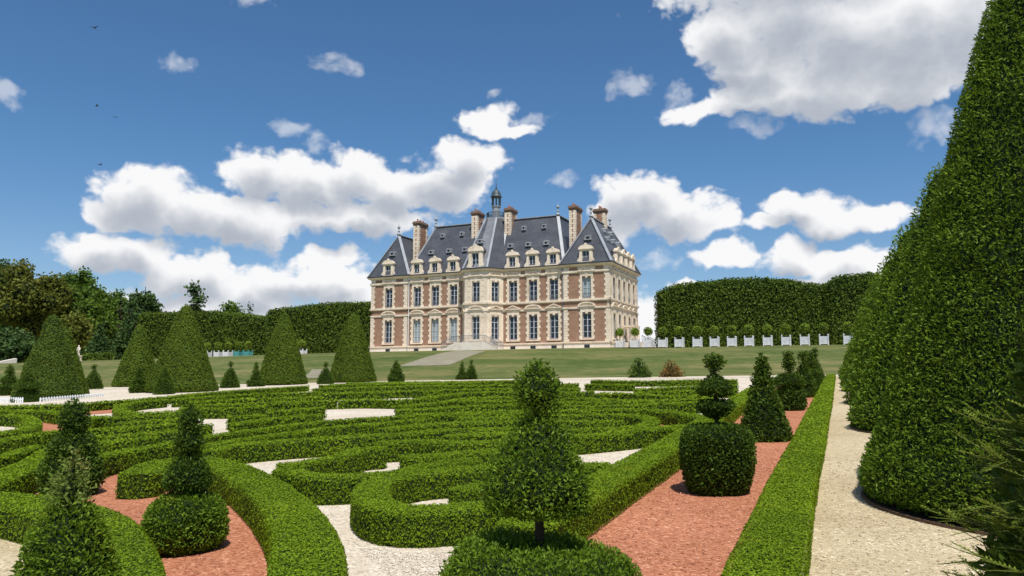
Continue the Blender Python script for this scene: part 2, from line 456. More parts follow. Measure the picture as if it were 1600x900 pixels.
class MB:
    """collects simple solids, then links them as one mesh"""
    def __init__(self):
        self.v, self.f, self.m = [], [], []

    def add(self, vs, fs, m=0):
        b = len(self.v)
        self.v += [tuple(v) for v in vs]
        self.f += [tuple(i + b for i in f) for f in fs]
        self.m += [m] * len(fs)
        return self

    def box(self, x0, x1, y0, y1, z0, z1, m=0):
        vs = [(x0, y0, z0), (x1, y0, z0), (x1, y1, z0), (x0, y1, z0), (x0, y0, z1), (x1, y0, z1), (x1, y1, z1), (x0, y1, z1)]
        return self.add(vs, [(3, 2, 1, 0), (4, 5, 6, 7), (0, 1, 5, 4), (1, 2, 6, 5), (2, 3, 7, 6), (3, 0, 4, 7)], m)

    def prism(self, poly, z0, z1, m=0, top=None):
        """poly counter-clockwise seen from above; top: other outline at z1"""
        n = len(poly)
        t = top or poly
        vs = [(p[0], p[1], z0) for p in poly] + [(p[0], p[1], z1) for p in t]
        fs = [tuple(range(n - 1, -1, -1)), tuple(range(n, 2 * n))]
        fs += [(i, (i + 1) % n, n + (i + 1) % n, n + i) for i in range(n)]
        return self.add(vs, fs, m)

    def extrude_xz(self, poly, y0, y1, m=0):
        """poly in (x, z), extruded along y"""
        n = len(poly)
        vs = [(p[0], y0, p[1]) for p in poly] + [(p[0], y1, p[1]) for p in poly]
        fs = [tuple(range(n)), tuple(range(2 * n - 1, n - 1, -1))]
        fs += [((i + 1) % n, i, n + i, n + (i + 1) % n) for i in range(n)]
        return self.add(vs, fs, m)

    def lathe(self, prof, cx=0, cy=0, n=10, m=0, z0=0):
        vs, fs = [], []
        k = len(prof)
        for (r, z) in prof:
            for i in range(n):
                a = 2 * math.pi * i / n
                vs.append((cx + r * math.cos(a), cy + r * math.sin(a), z + z0))
        for j in range(k - 1):
            for i in range(n):
                fs.append((j * n + i, j * n + (i + 1) % n, (j + 1) * n + (i + 1) % n, (j + 1) * n + i))
        fs.append(tuple(range(n - 1, -1, -1)))
        fs.append(tuple((k - 1) * n + i for i in range(n)))
        return self.add(vs, fs, m)

    def bar(self, a, b, w, h=None, m=0):
        """square bar from a to b"""
        a, b = Vector(a), Vector(b)
        h = h or w
        d = (b - a).normalized()
        ref = Vector((0, 0, 1)) if abs(d.z) < 0.95 else Vector((1, 0, 0))
        s = d.cross(ref).normalized() * (w / 2)
        u = s.cross(d).normalized() * (h / 2)
        vs = [a - s - u, a + s - u, a + s + u, a - s + u, b - s - u, b + s - u, b + s + u, b - s + u]
        return self.add(vs, [(3, 2, 1, 0), (4, 5, 6, 7), (0, 1, 5, 4), (1, 2, 6, 5), (2, 3, 7, 6), (3, 0, 4, 7)], m)

    def tube(self, pts, radii, n=8, m=0):
        pts = [Vector(p) for p in pts]
        vs, fs = [], []
        for i, p in enumerate(pts):
            d = (pts[min(i + 1, len(pts) - 1)] - pts[max(i - 1, 0)]).normalized()
            ref = Vector((1, 0, 0)) if abs(d.x) < 0.9 else Vector((0, 1, 0))
            s = d.cross(ref).normalized()
            t = d.cross(s).normalized()
            for k in range(n):
                a = 2 * math.pi * k / n
                vs.append(p + (s * math.cos(a) + t * math.sin(a)) * radii[i])
        for i in range(len(pts) - 1):
            for k in range(n):
                fs.append((i * n + k, i * n + (k + 1) % n, (i + 1) * n + (k + 1) % n, (i + 1) * n + k))
        fs.append(tuple(range(n - 1, -1, -1)))
        fs.append(tuple((len(pts) - 1) * n + k for k in range(n)))
        return self.add(vs, fs, m)

    def xform(self, f):
        self.v = [f(*v) for v in self.v]
        return self

    def build(self, name, mats, parent=None, smooth=None):
        return mesh_obj(name, self.v, self.f, mats, parent, self.m, smooth)


# ------------------------------------------------------------------ materials
def mat(name, color, rough=0.7, spec=0.3, metal=0.0):
    m = bpy.data.materials.new(name)
    m.use_nodes = True
    b = m.node_tree.nodes["Principled BSDF"]
    b.inputs["Base Color"].default_value = (*color, 1)
    b.inputs["Roughness"].default_value = rough
    b.inputs["Specular IOR Level"].default_value = spec
    b.inputs["Metallic"].default_value = metal
    return m


def nt_of(m):
    return NT(m.node_tree), m.node_tree.nodes["Principled BSDF"]


def bump(g, b, height, strength, dist):
    n = g.node("ShaderNodeBump")
    n.inputs["Strength"].default_value = strength
    n.inputs["Distance"].default_value = dist
    g.link(height, n.inputs["Height"])
    g.link(n.outputs[0], b.inputs["Normal"])


def leaf_mat(name, dark, mid, light, transl=0.25, rough=0.55, tips=None, lumps=1.2, sere=1.9):
    """leaves: colour differs from leaf to leaf (face value rnd) and in slow patches of growth"""
    m = mat(name, mid, rough, 0.12)
    g, b = nt_of(m)
    at = g.node("ShaderNodeAttribute", attribute_name="rnd")
    geo = g.node("ShaderNodeNewGeometry")
    patch = g.noise(geo.outputs["Position"], lumps, 3.0, 0.55)
    f = g.math("ADD", g.math("MULTIPLY", at.outputs["Fac"], 0.62), g.math("MULTIPLY", g.math("SUBTRACT", patch, 0.28), 0.85))
    stops = [(0.0, dark), (0.45, mid), (0.9, light)]
    if tips:
        stops.append((1.0, tips))
    c = g.ramp(f, stops)
    if sere:
        tired = g.maprange(g.noise(geo.outputs["Position"], sere, 4.0, 0.65), 0.60, 0.76, 0.0, 0.75, True)
        c = g.mix(g.math("MULTIPLY", tired, g.maprange(at.outputs["Fac"], 0.15, 0.75)), c, (light[0] * 1.25, light[1] * 0.88, light[2] * 1.3))
    g.link(c, b.inputs["Base Color"])
    tr = g.node("ShaderNodeBsdfTranslucent")
    g.link(g.mix(0.35, c, tuple(min(1, x * 1.6) for x in light)), tr.inputs[0])
    mx = g.node("ShaderNodeMixShader")
    mx.inputs[0].default_value = transl
    g.link(b.outputs[0], mx.inputs[1])
    g.link(tr.outputs[0], mx.inputs[2])
    out = [n for n in m.node_tree.nodes if n.type == "OUTPUT_MATERIAL"][0]
    g.link(mx.outputs[0], out.inputs[0])
    return m


def gravel_mat(name, cols, scale=55.0, bump_d=0.012, patch=None):
    m = mat(name, cols[1], 0.9, 0.15)
    g, b = nt_of(m)
    geo = g.node("ShaderNodeNewGeometry")
    v = g.node("ShaderNodeTexVoronoi")
    v.inputs["Scale"].default_value = scale
    g.link(geo.outputs["Position"], v.inputs["Vector"])
    sepc = g.node("ShaderNodeSeparateColor")
    g.link(v.outputs["Color"], sepc.inputs[0])
    big = g.noise(geo.outputs["Position"], 0.55, 5.0, 0.6)
    mid = g.noise(geo.outputs["Position"], 9.0, 4.0, 0.6)
    f = g.math("ADD", g.math("MULTIPLY", sepc.outputs[0], 0.62), g.math("MULTIPLY", mid, 0.38))
    c = g.ramp(f, [(0.18, cols[0]), (0.45, cols[1]), (0.70, cols[1]), (0.80, cols[2]), (0.92, tuple(min(0.9, v * 1.25) for v in cols[2]))])
    c = g.mix(g.maprange(big, 0.35, 0.7), c, g.mix(1.0, c, (0.80, 0.77, 0.72), "MULTIPLY"))
    if patch:
        p2 = g.noise(geo.outputs["Position"], 0.9, 6.0, 0.65)
        c = g.mix(g.maprange(p2, 0.58, 0.7, 0.0, 0.6), c, patch)
    g.link(c, b.inputs["Base Color"])
    h = g.math("ADD", g.math("MULTIPLY", v.outputs["Distance"], -1.0), g.math("MULTIPLY", mid, 0.6))
    bump(g, b, h, 0.9, bump_d)
    return m


M = {}
M["box_leaf"] = leaf_mat("box_leaf", (0.068, 0.115, 0.005), (0.142, 0.228, 0.008), (0.22, 0.32, 0.012), 0.25, 0.6, (0.29, 0.36, 0.022))
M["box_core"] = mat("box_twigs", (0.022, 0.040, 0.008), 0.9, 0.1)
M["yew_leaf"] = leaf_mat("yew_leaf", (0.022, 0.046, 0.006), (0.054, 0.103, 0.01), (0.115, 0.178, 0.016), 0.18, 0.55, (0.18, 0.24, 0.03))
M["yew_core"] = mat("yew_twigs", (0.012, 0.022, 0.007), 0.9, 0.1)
M["path_yew"] = leaf_mat("path_yew", (0.036, 0.078, 0.007), (0.096, 0.172, 0.012), (0.185, 0.275, 0.02), 0.22, 0.55, (0.28, 0.36, 0.035), 1.3)
M["cone_leaf"] = leaf_mat("cone_leaf", (0.066, 0.104, 0.009), (0.094, 0.144, 0.012), (0.122, 0.178, 0.016), 0.2, 0.6, None, 0.5)
M["lime_leaf"] = leaf_mat("lime_leaf", (0.034, 0.06, 0.009), (0.074, 0.122, 0.014), (0.13, 0.185, 0.021), 0.22, 0.6, None, 0.35)
M["lime_core"] = mat("lime_twigs", (0.010, 0.018, 0.006), 0.9, 0.1)
M["tree_leaf"] = leaf_mat("tree_leaf", (0.034, 0.068, 0.01), (0.078, 0.14, 0.017), (0.14, 0.215, 0.025), 0.3, 0.6, None, 0.15)
M["olive_leaf"] = leaf_mat("olive_leaf", (0.05, 0.06, 0.01), (0.115, 0.13, 0.02), (0.2, 0.21, 0.034), 0.3, 0.6, None, 0.2)
M["fir_leaf"] = leaf_mat("fir_leaf", (0.022, 0.052, 0.016), (0.054, 0.104, 0.028), (0.105, 0.168, 0.044), 0.2, 0.6, None, 0.2)
M["dead_leaf"] = leaf_mat("dead_leaf", (0.09, 0.05, 0.015), (0.19, 0.11, 0.03), (0.28, 0.18, 0.05), 0.2, 0.7)
M["orange_leaf"] = leaf_mat("orange_leaf", (0.075, 0.13, 0.014), (0.16, 0.24, 0.024), (0.26, 0.35, 0.04), 0.25, 0.6)
M["fresh_yew"] = leaf_mat("fresh_yew", (0.038, 0.078, 0.006), (0.1, 0.18, 0.012), (0.195, 0.285, 0.022), 0.22, 0.55, (0.28, 0.35, 0.03), 3.0)
M["pale_shoot"] = leaf_mat("pale_shoot", (0.07, 0.13, 0.02), (0.14, 0.21, 0.035), (0.22, 0.28, 0.06), 0.3, 0.5)
M["soil_rim"] = mat("rusty_edging", (0.12, 0.075, 0.045), 0.85, 0.2)
M["bark"] = mat("bark", (0.06, 0.045, 0.033), 0.9, 0.1)
g_, b_ = nt_of(M["bark"])
bump(g_, b_, g_.noise(g_.node("ShaderNodeNewGeometry").outputs["Position"], 30.0, 5.0, 0.6), 0.8, 0.02)
M["tan_gravel"] = gravel_mat("tan_gravel", [(0.37, 0.295, 0.18), (0.55, 0.46, 0.30), (0.73, 0.64, 0.46)], 46.0, 0.009)
M["pale_gravel"] = gravel_mat("pale_gravel", [(0.44, 0.37, 0.29), (0.66, 0.585, 0.475), (0.84, 0.78, 0.67)], 38.0, 0.010)
M["red_gravel"] = gravel_mat("red_gravel", [(0.27, 0.098, 0.052), (0.48, 0.195, 0.108), (0.66, 0.34, 0.21)], 40.0, 0.010)
M["soil"] = gravel_mat("soil", [(0.06, 0.04, 0.025), (0.10, 0.07, 0.045), (0.15, 0.11, 0.07)], 30.0)
# the bank: mown, dry in patches
m = mat("lawn_grass", (0.12, 0.14, 0.045), 0.95, 0.1)
g_, b_ = nt_of(m)
ge = g_.node("ShaderNodeNewGeometry")
st_ = g_.vmath("MULTIPLY", ge.outputs["Position"], (0.55, 1.0, 2.2))
n_a = g_.noise(st_, 0.16, 7.0, 0.62)
n_b = g_.noise(st_, 1.6, 5.0, 0.65)
n_c = g_.noise(ge.outputs["Position"], 6.0, 3.0, 0.6)
c_ = g_.ramp(g_.math("ADD", g_.math("MULTIPLY", n_a, 0.6), g_.math("MULTIPLY", n_b, 0.4)),
             [(0.40, (0.072, 0.104, 0.026)), (0.48, (0.112, 0.134, 0.040)), (0.54, (0.165, 0.160, 0.058)), (0.62, (0.25, 0.215, 0.10))])
c_ = g_.mix(g_.maprange(n_c, 0.3, 0.7, 0.0, 0.55), c_, g_.mix(1.0, c_, (0.62, 0.70, 0.6), "MULTIPLY"))
g_.link(c_, b_.inputs["Base Color"])
bump(g_, b_, n_c, 0.6, 0.08)
M["lawn"] = m



# ------------------------------------------------------------------ ground sheets
def sheet(name, poly, lift, m, step=None, label=None):
    """flat sheet on the garden's slope; poly in plan, counter-clockwise"""
    vs = [(x, y, gz(x, y) + lift) for x, y in poly]
    o = mesh_obj(name, vs, [tuple(range(len(vs)))], m)
    o["kind"] = "structure"
    return o


def grid_mesh(name, xs, tys, fy, fz, m):
    nx, ny = len(xs), len(tys)
    P = np.zeros((nx, ny, 3))
    for i, x in enumerate(xs):
        for j, t in enumerate(tys):
            y = fy(x, t)
            P[i, j] = (x, y, fz(x, y))
    idx = np.arange(nx * ny).reshape(nx, ny)
    q = np.stack([idx[:-1, :-1], idx[1:, :-1], idx[1:, 1:], idx[:-1, 1:]], -1).reshape(-1, 4)
    o = mesh_obj(name, P.reshape(-1, 3), q, m, smooth=True)
    o["kind"] = "structure"
    return o


# base of the garden: pale gravel between the hedges
grid_mesh("parterre_ground", np.linspace(-330, 60, 79), np.linspace(0, 1, 12), lambda x, t: -12 + t * (path_far(x) + 12),
          lambda x, y: gz(x, y), M["pale_gravel"])
grid_mesh("lawn", np.linspace(-330, 60, 196), np.linspace(0, 1, 40), lambda x, t: path_far(x) - 0.02 + t * (crest(x) - path_far(x) + 0.02),
          lambda x, y: lawn_z(x, y) + 0.02, M["lawn"])
grid_mesh("terrace", np.linspace(-330, 60, 40), np.array([0, 0.02, 0.1, 0.3, 1.0]), lambda x, t: crest(x) - 0.02 + t * (420 - crest(x)),
          lambda x, y: TERRACE + 0.02, M["tan_gravel"])
# distant country to the horizon
far = mesh_obj("terrain", [(-3000, -3000, -9), (3000, -3000, -9), (3000, 3000, -9), (-3000, 3000, -9)], [(0, 1, 2, 3)], M["lawn"])
far["kind"] = "structure"

path_poly = [(-0.49, -8), (12, -8), (12, 63.5), (-0.49, 61.8)]
sheet("gravel_path", path_poly, 0.004, M["tan_gravel"])
red_band = [(-2.45, 1.5), (-0.5, 1.5), (-0.5, 57.2), (-2.9, 57.2), (-2.9, 30), (-2.6, 15)]
sheet("red_gravel_border", red_band, 0.004, M["red_gravel"])
for nm, poly in RED_BEDS:
    sheet("red_gravel_bed", poly, 0.004, M["red_gravel"])
sheet("side_path", TAN_LEFT, 0.008, M["tan_gravel"])
cross = [(x, float(path_far(x)) - 0.1) for x in np.linspace(58, -60, 60)] + [(-60.0, 41.0), (-46.0, 49.0), (-37.0, 54.2), (-17.0, 58.2), (0.0, 59.2), (58.0, 60.2)]
sheet("cross_path", cross[::1], 0.012, M["pale_gravel"])

# stepped gravel walk cut into the bank before the house, and the smaller one further left
def on_lawn(name, poly, m, lift=0.05, n=10):
    (a, b, c, d) = [np.array(p, float) for p in poly]
    vs, fs = [], []
    for i in range(n + 1):
        for j in range(n + 1):
            s, t = i / n, j / n
            p = (a * (1 - s) + b * s) * (1 - t) + (d * (1 - s) + c * s) * t
            vs.append((p[0], p[1], float(lawn_z(p[0], p[1])) + lift))
    for i in range(n):
        for j in range(n):
            k = i * (n + 1) + j
            fs.append((k, k + n + 1, k + n + 2, k + 1))
    o = mesh_obj(name, vs, fs, m)
    o["kind"] = "structure"
    return o


M["walk"] = gravel_mat("walk_gravel", [(0.20, 0.185, 0.13), (0.28, 0.26, 0.19), (0.36, 0.33, 0.25)], 20.0)
for q in WALKS:
    on_lawn("garden_walk", q, M["walk"])


# loose stones lying on the gravel near the viewpoint
def loose(name, poly_f, n, cols, seed, lift, label):
    r = np.random.default_rng(seed)
    x, y = poly_f(r, n)
    n = len(x)
    s = r.uniform(0.005, 0.011, n) * r.choice([1, 1, 1, 1.7], n)
    base = np.array([(1, 0, 0), (0, 1, 0), (-1, 0, 0), (0, -1, 0), (0, 0, 0.7), (0, 0, -0.5)], float)
    V = base[None] * (1 + r.uniform(-0.35, 0.35, (n, 6, 1)))
    a = r.uniform(0, 6.28, n)
    ca, sa = np.cos(a)[:, None], np.sin(a)[:, None]
    X = V[..., 0] * ca - V[..., 1] * sa
    Y = V[..., 0] * sa + V[..., 1] * ca
    V = np.stack([X, Y, V[..., 2]], -1) * s[:, None, None]
    V += np.stack([x, y, gz(x, y) + lift], -1)[:, None]
    f = np.array([(0, 1, 4), (1, 2, 4), (2, 3, 4), (3, 0, 4), (1, 0, 5), (2, 1, 5), (3, 2, 5), (0, 3, 5)])
    F = (np.arange(n)[:, None, None] * 6 + f[None]).reshape(-1, 3)
    m = mat(name + "_colour", cols[1], 0.9, 0.15)
    g, b = nt_of(m)
    at = g.node("ShaderNodeAttribute", attribute_name="rnd")
    g.link(g.ramp(at.outputs["Fac"], [(0.0, cols[0]), (0.5, cols[1]), (1.0, cols[2])]), b.inputs["Base Color"])
    o = mesh_obj(name, V.reshape(-1, 3), F, m, rnd=np.repeat(r.random(n), 8))
    tag(o, label, "gravel", kind="stuff")


def in_poly(poly):
    P = np.array(poly)
    def f(r, n):
        lo, hi = P.min(0), P.max(0)
        q = r.uniform(lo, hi, (n * 3, 2))
        ins = np.zeros(len(q), bool)
        j = len(P) - 1
        for i in range(len(P)):
            c = ((P[i, 1] > q[:, 1]) != (P[j, 1] > q[:, 1])) & (q[:, 0] < (P[j, 0] - P[i, 0]) * (q[:, 1] - P[i, 1]) / (P[j, 1] - P[i, 1] + 1e-12) + P[i, 0])
            ins ^= c
            j = i
        q = q[ins][:n]
        return q[:, 0], q[:, 1]
    return f


loose("path_stones", in_poly([(-0.26, 5.5), (2.5, 5.5), (1.0, 9), (0.6, 14), (-0.26, 14)]), 2600, [(0.36, 0.29, 0.19), (0.53, 0.45, 0.31), (0.70, 0.62, 0.47)], 5, 0.006, "loose pale stones on the tan gravel path at right")
loose("red_stones", in_poly([(-2.2, 5.5), (-0.75, 5.5), (-0.75, 15), (-2.3, 15)]), 3600, [(0.28, 0.10, 0.055), (0.48, 0.19, 0.11), (0.64, 0.33, 0.22)], 6, 0.006, "loose red chippings in the border beside the low box strip")
loose("red_stones", in_poly(RED_BEDS[0][1]), 3200, [(0.28, 0.10, 0.055), (0.48, 0.19, 0.11), (0.64, 0.33, 0.22)], 7, 0.006, "loose red chippings in the curved bed at left")
loose("pale_stones", in_poly([(-2.4, 4.6), (-3.5, 5.7), (-4.5, 6.7), (-4.2, 6.45), (-3.6, 6.35), (-3.0, 6.6), (-2.6, 6.2)]), 1500, [(0.44, 0.37, 0.29), (0.64, 0.57, 0.46), (0.80, 0.74, 0.64)], 8, 0.003, "loose pale stones before the C-shaped hedge")



# ------------------------------------------------------------------ foliage: a dark twiggy core wrapped in small leaf faces
CAMP = np.array([0.0, 0.0, 1.7])


def nrm(a):
    return a / np.maximum(np.linalg.norm(a, axis=-1, keepdims=True), 1e-9)


def lumps(P, amp, freq, seed):
    """smooth pseudo-noise, cheap"""
    r = np.random.default_rng(seed)
    out = np.zeros(P.shape[:-1])
    for k in range(7):
        d = nrm(r.normal(size=3))
        f = freq * (0.6 + 0.5 * k)
        out += np.sin(P @ d * f + r.uniform(0, 6.28)) / (1 + 0.45 * k)
    return out * amp / 2.2


def grid_foliage(grids, leaf_k, smin, smax, cover=1.5, aspect=0.6, tilt=0.7, style="leaf", amp=0.012, freq=9.0, seed=0, shrink=0.7, jit=0.5, back=0.45, side=1.0):
    """grids: list of (P, C): surface points (n,m,3) and matching points inside the body.
    Returns verts, faces, material index, rnd.  Leaf size grows with distance from the viewpoint (level of detail)."""
    r = np.random.default_rng(1000 + seed)
    V, F, MI, RN = [], [], [], []
    off = 0
    LV = []
    for gi, (P, C) in enumerate(grids):
        out = nrm(P - C)
        P = P + out * lumps(P, amp, freq, seed * 31 + gi)[..., None]
        ni, nj = P.shape[:2]
        a, b, c, d = P[:-1, :-1], P[1:, :-1], P[1:, 1:], P[:-1, 1:]
        nv = np.cross(c - a, d - b)
        area = 0.5 * np.linalg.norm(nv, axis=-1)
        cen = (a + b + c + d) / 4
        nv = nrm(nv)
        oc = (out[:-1, :-1] + out[1:, 1:]) / 2
        flip = np.sum(nv * oc, -1) < 0
        nv[flip] *= -1
        dist = np.linalg.norm(cen - CAMP, axis=-1)
        s = np.clip(dist * leaf_k, smin, smax)
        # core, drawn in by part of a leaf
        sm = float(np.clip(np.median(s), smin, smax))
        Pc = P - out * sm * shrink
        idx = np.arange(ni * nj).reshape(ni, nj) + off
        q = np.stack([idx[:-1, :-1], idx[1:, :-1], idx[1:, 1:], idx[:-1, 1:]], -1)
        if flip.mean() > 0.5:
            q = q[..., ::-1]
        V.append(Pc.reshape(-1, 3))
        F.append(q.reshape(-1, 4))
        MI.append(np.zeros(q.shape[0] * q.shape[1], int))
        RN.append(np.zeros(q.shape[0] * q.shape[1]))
        off += ni * nj
        facing = np.sum(nv * nrm(CAMP - cen), -1)
        dens = np.where(facing > -0.25, 1.0, back)
        dens = dens * (side + (1 - side) * np.clip(nv[..., 2] * 1.3, 0, 1))
        lam = cover * dens * area / (0.5 * aspect * s * s)
        k = r.poisson(lam)
        ii, jj = np.nonzero(k)
        cnt = k[ii, jj]
        I, J = np.repeat(ii, cnt), np.repeat(jj, cnt)
        n = len(I)
        if n == 0:
            continue
        u, v = r.random((n, 1)), r.random((n, 1))
        pos = a[I, J] * (1 - u) * (1 - v) + b[I, J] * u * (1 - v) + c[I, J] * u * v + d[I, J] * (1 - u) * v
        N = nv[I, J]
        L = (s[I, J] * r.uniform(0.65, 1.35, n))[:, None]
        pos = pos + N * (r.uniform(-0.6, jit, (n, 1)) * L)
        if style == "leaf":
            n2 = nrm(N + tilt * r.normal(size=(n, 3)))
            t = nrm(np.cross(n2, r.normal(size=(n, 3))))
        else:                                           # needles: sprays point outwards and a little up
            t = nrm(N * 0.75 + 0.65 * r.normal(size=(n, 3)) + np.array([0, 0, 0.25]))
            n2 = nrm(np.cross(t, r.normal(size=(n, 3))))
        bt = np.cross(n2, t) * (aspect * 0.5)
        p0 = pos - t * L * 0.5
        p1 = pos + bt * L
        p2 = pos + t * L * 0.5
        p3 = pos - bt * L
        LV.append((np.stack([p0, p1, p2, p3], 1).reshape(-1, 3), r.random(n)))
    for lv, rn in LV:
        n = len(rn)
        V.append(lv)
        F.append(np.arange(4 * n).reshape(n, 4) + off)
        MI.append(np.ones(n, int))
        RN.append(rn)
        off += 4 * n
    return np.concatenate(V), np.concatenate(F), np.concatenate(MI), np.concatenate(RN)


def foliage_obj(name, grids, mats, parent=None, origin=None, **kw):
    V, F, MI, RN = grid_foliage(grids, **kw)
    if origin is not None:
        V = V - np.asarray(origin)
    o = mesh_obj(name, V, F, mats, parent, MI, MI == 0, RN)
    return o


def catmull(pts, step):
    pts = np.asarray(pts, float)
    p = np.vstack([2 * pts[0] - pts[1], pts, 2 * pts[-1] - pts[-2]])
    out = []
    for i in range(1, len(p) - 2):
        n = max(2, int(np.linalg.norm(p[i + 1] - p[i]) / step))
        for t in np.linspace(0, 1, n, endpoint=False):
            out.append(0.5 * (2 * p[i] + (p[i + 1] - p[i - 1]) * t + (2 * p[i - 1] - 5 * p[i] + 4 * p[i + 1] - p[i + 2]) * t * t + (3 * p[i] - p[i - 1] - 3 * p[i + 1] + p[i + 2]) * t ** 3))
    out.append(pts[-1])
    return np.array(out)


def hedge_grid(line, width, height, zf, step=0.12, crown=None, npf=4):
    """a clipped wall of leaves along a line: rounded-box section swept along it, closed ends"""
    c = catmull(line, step) if len(line) > 2 else np.linspace(line[0], line[-1], max(2, int(np.linalg.norm(np.subtract(line[-1], line[0])) / step)))
    d = np.gradient(c, axis=0)
    d = d / np.linalg.norm(d, axis=1, keepdims=True)
    s = np.stack([d[:, 1], -d[:, 0]], 1)
    e = min(0.05, width * 0.12, height * 0.15)
    w = width / 2
    prof = [(-w + e * 0.4, 0.0)] + [(-w, height * t) for t in np.linspace(0.12, 0.85, npf)] + [(-w + e * 0.35, height - e * 0.35), (-w + e, height)]
    prof += [(x, height) for x in np.linspace(-w + e, w - e, npf + 1)[1:-1]]
    prof += [(-x, z) for x, z in prof[:npf + 3][::-1]]
    prof = np.array(prof)
    # ends pinch in
    n = len(c)
    rows = []
    cen = []
    k_end = [(0.0, 0.02), (0.35, 0.55), (0.7, 0.86), (1.0, 1.0)]
    cc, ss, sc_, = [], [], []
    for f, g in k_end[:-1]:
        cc.append(c[0] - d[0] * w * 0.55 * (1 - f)); ss.append(s[0]); sc_.append(g)
    for i in range(n):
        cc.append(c[i]); ss.append(s[i]); sc_.append(1.0)
    for f, g in reversed(k_end[:-1]):
        cc.append(c[-1] + d[-1] * w * 0.55 * (1 - f)); ss.append(s[-1]); sc_.append(g)
    P = np.zeros((len(cc), len(prof), 3))
    C = np.zeros_like(P)
    for i, (p, sv, g) in enumerate(zip(cc, ss, sc_)):
        xy = p[None, :] + sv[None, :] * (prof[:, 0:1] * g)
        z = zf(xy[:, 0], xy[:, 1])
        hh = prof[:, 1] if crown is None else prof[:, 1] * crown(p[0], p[1])
        P[i, :, :2] = xy
        P[i, :, 2] = z + hh
        ip = c[min(max(i - 3, 0), n - 1)]
        C[i, :, :2] = ip
        C[i, :, 2] = z + (hh * 0.75 if crown is None else hh * 0.75)
    return P, C


def lathe_grid(prof, cx, cy, z0, nseg=28, sx=1.0, sy=1.0, step=0.08, square=0.0, rot=0.0):
    """prof: (radius, height) from bottom to top"""
    prof = np.array(prof, float)
    L = np.concatenate([[0], np.cumsum(np.linalg.norm(np.diff(prof, axis=0), axis=1))])
    m = max(len(prof), int(L[-1] / step) + 1)
    t = np.linspace(0, L[-1], m)
    r = np.interp(t, L, prof[:, 0])
    h = np.interp(t, L, prof[:, 1])
    a = np.linspace(0, 2 * np.pi, nseg + 1) + rot
    k = 1.0
    if square:
        k = (np.abs(np.cos(a - rot)) ** square + np.abs(np.sin(a - rot)) ** square) ** (-1 / square)
    P = np.zeros((m, nseg + 1, 3))
    P[..., 0] = cx + r[:, None] * np.cos(a) * k * sx
    P[..., 1] = cy + r[:, None] * np.sin(a) * k * sy
    P[..., 2] = z0 + h[:, None]
    C = np.zeros_like(P)
    C[..., 0], C[..., 1] = cx, cy
    hm, hM = h.min(), h.max()
    C[..., 2] = z0 + hm + (hM - hm) * (0.25 + 0.5 * ((h[:, None] - hm) / max(hM - hm, 1e-6)))
    return P, C


def sphere_grid(c, r, seed, nu=9, nv=7, flat=1.0):
    rr = np.random.default_rng(seed)
    prof = [(max(0.001, math.sin(t)) * r, -math.cos(t) * r * flat) for t in np.linspace(0.15, math.pi, nv)]
    P, C = lathe_grid(prof, c[0], c[1], c[2], nu, step=10.0, rot=rr.uniform(0, 6))
    C[..., :] = np.array(c)
    return P, C



# ------------------------------------------------------------------ low box hedges of the parterre
LEAF_K = 0.0026
HEDGE_H, STRIP_H = 0.33, 0.22
hedge_tris = 0
for key, width, line, label, group in HEDGES:
    P, C = hedge_grid(line, width * (0.86 if width < 0.5 else 1.0), STRIP_H if key == "strip" else HEDGE_H, gz, step=0.14 if line[0][1] < 14 else 0.3)
    mid = line[len(line) // 2]
    org = (mid[0], mid[1], gz(*mid))
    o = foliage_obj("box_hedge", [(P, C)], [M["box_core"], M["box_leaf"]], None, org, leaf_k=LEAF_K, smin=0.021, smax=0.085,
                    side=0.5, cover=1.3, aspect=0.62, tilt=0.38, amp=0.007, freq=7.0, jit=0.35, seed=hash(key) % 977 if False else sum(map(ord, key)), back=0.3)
    o.location = org
    tag(o, label, "hedge", group)


# ------------------------------------------------------------------ yew topiary
def topiary(name, x, y, tiers, label, group, z=None, trunk=None, leaf_m="yew_leaf", leaf_k=0.0040, smin=0.014, smax=0.10, style="needle", seed=0, shaggy=0.016, cover=1.7, aspect=0.42, lean=0.0):
    z0 = gz(x, y) if z is None else z
    root = empty(name, (x, y, z0))
    tag(root, label, "topiary", group)
    names = {1: ["crown"], 2: ["lower_tier", "upper_tier"], 3: ["lower_tier", "middle_tier", "top_tier"]}.get(len(tiers), ["lower_tier"] + ["middle_tier"] * (len(tiers) - 2) + ["top_tier"])
    for k, (prof, kw) in enumerate(tiers):
        hm = prof[0][1]
        P, C = lathe_grid(prof, x + lean * hm, y, z0, nseg=kw.get("nseg", 26), square=kw.get("square", 0.0), rot=kw.get("rot", 0.3))
        foliage_obj(names[k], [(P, C)], [M["yew_core"], M[kw.get("mat", leaf_m)]], root, (x, y, z0), leaf_k=leaf_k, smin=smin, smax=smax, cover=cover,
                    aspect=aspect, style=style, amp=kw.get("amp", shaggy), freq=kw.get("freq", 11.0), seed=seed * 7 + k, jit=kw.get("jit", 0.7))
    th = trunk or (tiers[-1][0][0][1] + 0.1, 0.03)
    tb = MB()
    tb.tube([(0, 0, -0.03), (0.01, 0.005, th[0] * 0.5), (lean * th[0], 0, th[0])], [th[1] * 1.3, th[1], th[1] * 0.7], 7)
    tb.build("trunk", M["bark"], root, True)
    return root


